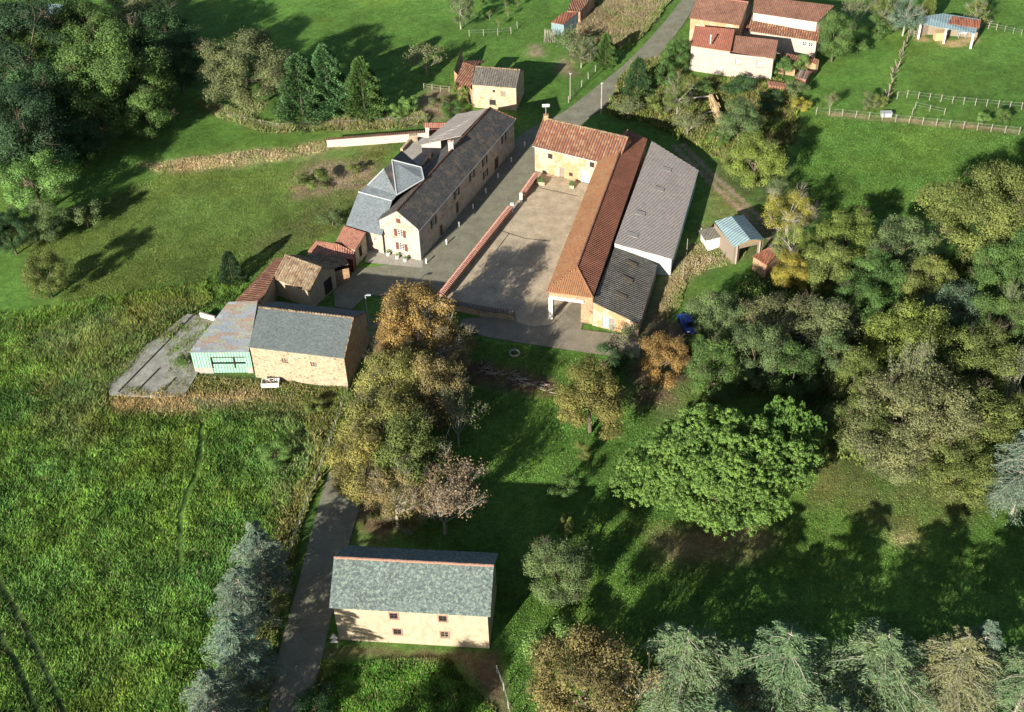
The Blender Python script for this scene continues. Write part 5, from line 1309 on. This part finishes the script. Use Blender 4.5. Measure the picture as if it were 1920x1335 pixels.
 ('cedar', 1835, 1235, 40, 13, 'cedblue', 'thin dark blue cedar behind the yellowish one'),
 ('cedar', 1922, 1290, 60, 13, 'cedarg', 'cedar in the bottom right corner'),
 # cedars along the near road
 ('cedar', 485, 1045, 52, 12, 'cedblue', 'uppermost blue-grey cedar left of the near road'),
 ('cedar', 455, 1125, 56, 11, 'cedblue', 'second blue-grey cedar down the left of the near road'),
 ('cedar', 445, 1225, 62, 12.5, 'cedblue', 'third blue-grey cedar down the left of the near road'),
 ('cedar', 400, 1320, 58, 11, 'cedblue', 'blue-grey cedar left of the road on the bottom edge'),
 ('loose', 505, 1130, 42, 6, 'olive', 'scrubby half-bare tree between the blue-grey cedars and the near road'),
 ('loose', 475, 1275, 40, 6, 'grey', 'thin grey tree between the lowest blue-grey cedars and the road'),
 ('bush', 590, 1320, 40, 3, 'dkgreen', 'dark brown-green bush on the bottom edge beside the road'),
 ('bush', 350, 675, 22, 2.2, 'green', 'green bush growing on the concrete by the mint shed'),
 ('bush', 515, 850, 32, 1.8, 'lgreen', 'pale tussocky clump in the rough meadow'),
 ('bush', 590, 760, 22, 2, 'olive', 'scrubby bush at the corner of the stone barn field'),
 # out of frame, for their shadows
 ('oak', 640, 1490, 70, 11, 'olive', 'roadside tree just below the photo'),
 ('oak', 700, 1480, 60, 9, 'green', 'tree in the field just below the photo'),
 ('cedar', 1560, 1390, 90, 12, 'cedarg', 'unseen cedar added for shade below the frame, behind the broadest one'),
 ('cedar', 1345, 1400, 90, 12, 'cedarg', 'unseen cedar added for shade below the frame, behind the first one'),
 ('cedar', 350, 1440, 90, 15, 'cedblue', 'unseen cedar added to shade the road, left of it below the frame'),
]
for t in TREES: tree(*t)
for i, (a, b) in enumerate(((935, 42), (948, 8), (952, 24), (918, 28), (905, 6), (970, 5))):
    tree('barebush', a, b, 5, 2.4, 'olive', 'thin young orchard sapling on the mown grass near the top edge', 'orchard saplings')
# ---- fallen branches on the litter bank
m = MB(); random.seed(9)
for k in range(70):
    t = random.random(); g = G(900 + 135 * t + random.uniform(-6, 6), 690 + 40 * t + random.uniform(-8, 8), .2); m.tube(g, g + Vector((random.uniform(-1.6, 1.6), random.uniform(-.8, .8), random.uniform(-.1, .5))), .06, .02, 4)
tag(m.build('branch_pile', MT['postwood']), 'long heap of fallen branches and brown leaves on the bank', 'branch pile')
# ---- grasses and low growth, uncountable
GR = NT('grass_blades', .85, .1); GR.out(GR.n('ShaderNodeAttribute', attribute_name='tone').outputs[0])
def grass(name, pix, n, h, w, label, seed, tint=(1.25, 1.2, 1.0), dry=.08, clump=2.4, z0=-.15):
    rg = np.random.default_rng(seed); P = [G(a, b) for a, b in pix]; x0, x1 = min(p.x for p in P), max(p.x for p in P); y0, y1 = min(p.y for p in P), max(p.y for p in P)
    X = rg.uniform(x0, x1, n * 4); Y = rg.uniform(y0, y1, n * 4); m = inpoly(X, Y, pix, 0, 1.0)
    q = M3.transposed() @ Vector((0, 0, 0)); X, Y = X[m][:n], Y[m][:n]
    R = np.array(M3.transposed()); v = (np.stack([X, Y, np.full(len(X), -HC)], 1)) @ R.T
    ix = CX + F * v[:, 0] / -v[:, 2]; iy = CY - F * v[:, 1] / -v[:, 2]; k = (ix > -150) & (ix < 2070) & (iy < 1480) & (iy > -80); X, Y = X[k], Y[k]
    n = len(X); hh = h * (.35 + .9 * fbm(X, Y, clump, seed)) * rg.uniform(.6, 1.3, n); ang = fbm(X, Y, 3, seed + 5) * 14 + rg.normal(0, 1.3, n)
    lean = rg.uniform(.3, 1.0, n) * hh; ww = w * rg.uniform(.6, 1.4, n); s = rg.uniform(0, 6.283, n)
    z = np.where(inpoly(X, Y, MEADOW, 0, 1.0), (fbm(X, Y, 3.5, 41) - .5) * .7 - .18, -.06)
    B = np.stack([X, Y, z], 1); T = np.stack([np.cos(s) * ww / 2, np.sin(s) * ww / 2, np.zeros(n)], 1)
    top = B + np.stack([np.cos(ang) * lean, np.sin(ang) * lean, hh], 1); V = np.stack([B - T, B + T, top], 1).reshape(-1, 3)
    if name == 'tall_grass':
        for tr_ in ([(-10, 1075), (60, 1200), (125, 1350)], [(-10, 1170), (35, 1255), (75, 1350)], [(378, 790), (370, 880), (338, 960), (335, 1080)], [(600, 880), (560, 830), (530, 800)]):
            pp = [G(*t_) for t_ in tr_]
            for a_, b_ in zip(pp, pp[1:]):
                d_ = b_ - a_; L_ = d_.length; d_ = d_ / L_; t_ = (X - a_.x) * d_.x + (Y - a_.y) * d_.y; qd = np.abs((X - a_.x) * -d_.y + (Y - a_.y) * d_.x)
                V.reshape(-1, 3, 3)[(qd < .36) & (t_ > 0) & (t_ < L_), 2, :] = B[(qd < .36) & (t_ > 0) & (t_ < L_)]
    c = ground_col(X, Y)
    if name in ('tall_grass', 'nettle_growth', 'field_grass'):
        k1 = fbm(X, Y, 1.3, seed + 21)[:, None]; k2 = fbm(X, Y, 6, seed + 22)[:, None]
        c = c * (.48 + .78 * np.clip((k1 - .25) * 2, 0, 1)); c = c * (1 + np.clip((k2 - .5) * 4, -1, 1) * np.array([.2, .08, -.1]))
    c = c * np.array(tint) * (.6 + .8 * rg.random((n, 1))); dr = (rg.random(n) < dry)[:, None]; c = np.where(dr, np.array([.26, .22, .10]) * (.7 + .5 * rg.random((n, 1))), c)
    me = quads_mesh(name, V, np.arange(3 * n).reshape(-1, 3), GR.mat, c)
    o = bpy.data.objects.new(name, me); col.objects.link(o); tag(o, label, 'grass', kind='stuff'); return o
grass('tall_grass', MEADOW, 480000, .46, .12, 'rough tall meadow grass and weeds covering the left side', 5, (1.15, 1.26, 1.1), .03, 1.3)
grass('nettle_growth', [(0, 590), (120, 575), (250, 552), (380, 535), (400, 560), (330, 600), (215, 720), (190, 760), (60, 740), (-60, 640)], 70000, .8, .2, 'taller nettles and ferns below the lawn boundary', 6, (1.2, 1.25, 1.0), .07, 3)
grass('field_grass', [(640, 1250), (840, 1235), (900, 1300), (930, 1345), (560, 1345), (610, 1240)], 26000, .45, .13, 'lush grass in front of the near barn', 8, (1.2, 1.3, 1))
grass('scrub_growth', [(1180, 120), (1240, 110), (1300, 150), (1460, 150), (1500, 200), (1460, 330), (1420, 350), (1320, 280), (1200, 225), (1130, 215)], 50000, .9, .3, 'tangled scrub between farmhouse and grey barn', 9, (1.4, 1.25, 1.0), .2)
grass('bramble_patch', [(1110, 0), (1265, -10), (1240, 30), (1180, 90), (1140, 90), (1085, 70), (1080, 30)], 45000, 1.0, .22, 'dry brown brambles beside the far road', 10, (1.3, 1.25, 1.2), .35)
grass('hedge_growth', [(370, 190), (425, 205), (480, 230), (560, 232), (720, 218), (800, 222), (800, 232), (720, 242), (500, 247), (400, 217)], 26000, 1.1, .25, 'dry hedge growth along the overgrown fence', 12, (1.2, 1.2, 1.1), .25)
grass('forest_floor', [(1330, 560), (1480, 470), (1930, 480), (1990, 700), (1950, 960), (1800, 930), (1560, 860), (1440, 740), (1300, 740), (1300, 640)], 40000, .5, .25, 'undergrowth beneath the right-hand trees', 13)
grass('verge_growth', [(560, 990), (618, 880), (668, 740), (640, 735), (560, 735), (590, 850), (520, 1000), (470, 1110), (400, 1335), (490, 1335)], 34000, .8, .22, 'scrubby growth along the road fence', 14, (1.4, 1.2, 1.0), .2)
grass('dry_grass', [(200, 745), (368, 704), (480, 714), (652, 733), (645, 742), (640, 765), (420, 770), (380, 790), (215, 765)], 16000, .4, .16, 'dry tufts below the concrete platform and stone barn', 15, (1.2, 1.1, .9), .35)
grass('straw_litter', [(262, 308), (400, 292), (520, 277), (600, 266), (640, 276), (560, 296), (420, 312), (290, 322)], 14000, .3, .2, 'long swath of cut straw on the lawn', 16, (1.2, 1.2, 1.2), .3)
grass('straw_litter', [(1225, 600), (1260, 500), (1300, 455), (1400, 480), (1290, 520), (1262, 600)], 12000, .35, .2, 'trampled straw around the white hut', 17, (1.1, 1.1, 1.1), .3)
grass('weeds', [(300, 640), (352, 590), (420, 600), (400, 650), (370, 700), (340, 735), (300, 745), (320, 690)], 7000, .6, .2, 'weeds and dry stalks invading the concrete platform', 18, (1.3, 1.2, 1.0), .25, 1.2, .28)
grass('weeds', [(200, 745), (204, 716), (268, 652), (350, 586), (340, 596), (276, 662), (222, 718), (290, 742), (345, 740), (345, 750)], 6000, .6, .2, 'weeds creeping over the edge of the concrete platform', 19, (1.3, 1.2, 1.0), .25, 1.2, .1)
grass('lawn_grass', [(-200, 430), (100, 420), (300, 320), (620, 300), (760, 260), (700, 330), (640, 420), (560, 480), (470, 525), (340, 535), (120, 568), (100, 480)], 120000, .13, .12, 'short mown grass of the lawn left of the long house', 31, (.82, .83, .85), .02, 1.0, 0)
grass('lawn_grass', [(700, 800), (880, 630), (1050, 660), (1190, 690), (1320, 740), (1560, 860), (1800, 930), (1930, 960), (2000, 1250), (960, 1345), (930, 1100), (700, 980)], 160000, .15, .13, 'short grass under and between the park trees', 32, (.82, .83, .85), .02, 1.0, 0)
grass('pasture_grass', [(1520, 215), (1920, 255), (1990, 300), (1800, 420), (1500, 400), (1475, 330)], 70000, .16, .16, 'cropped pasture grass behind the tree belt', 33, (.72, .75, .8), .01, 1.0, 0)
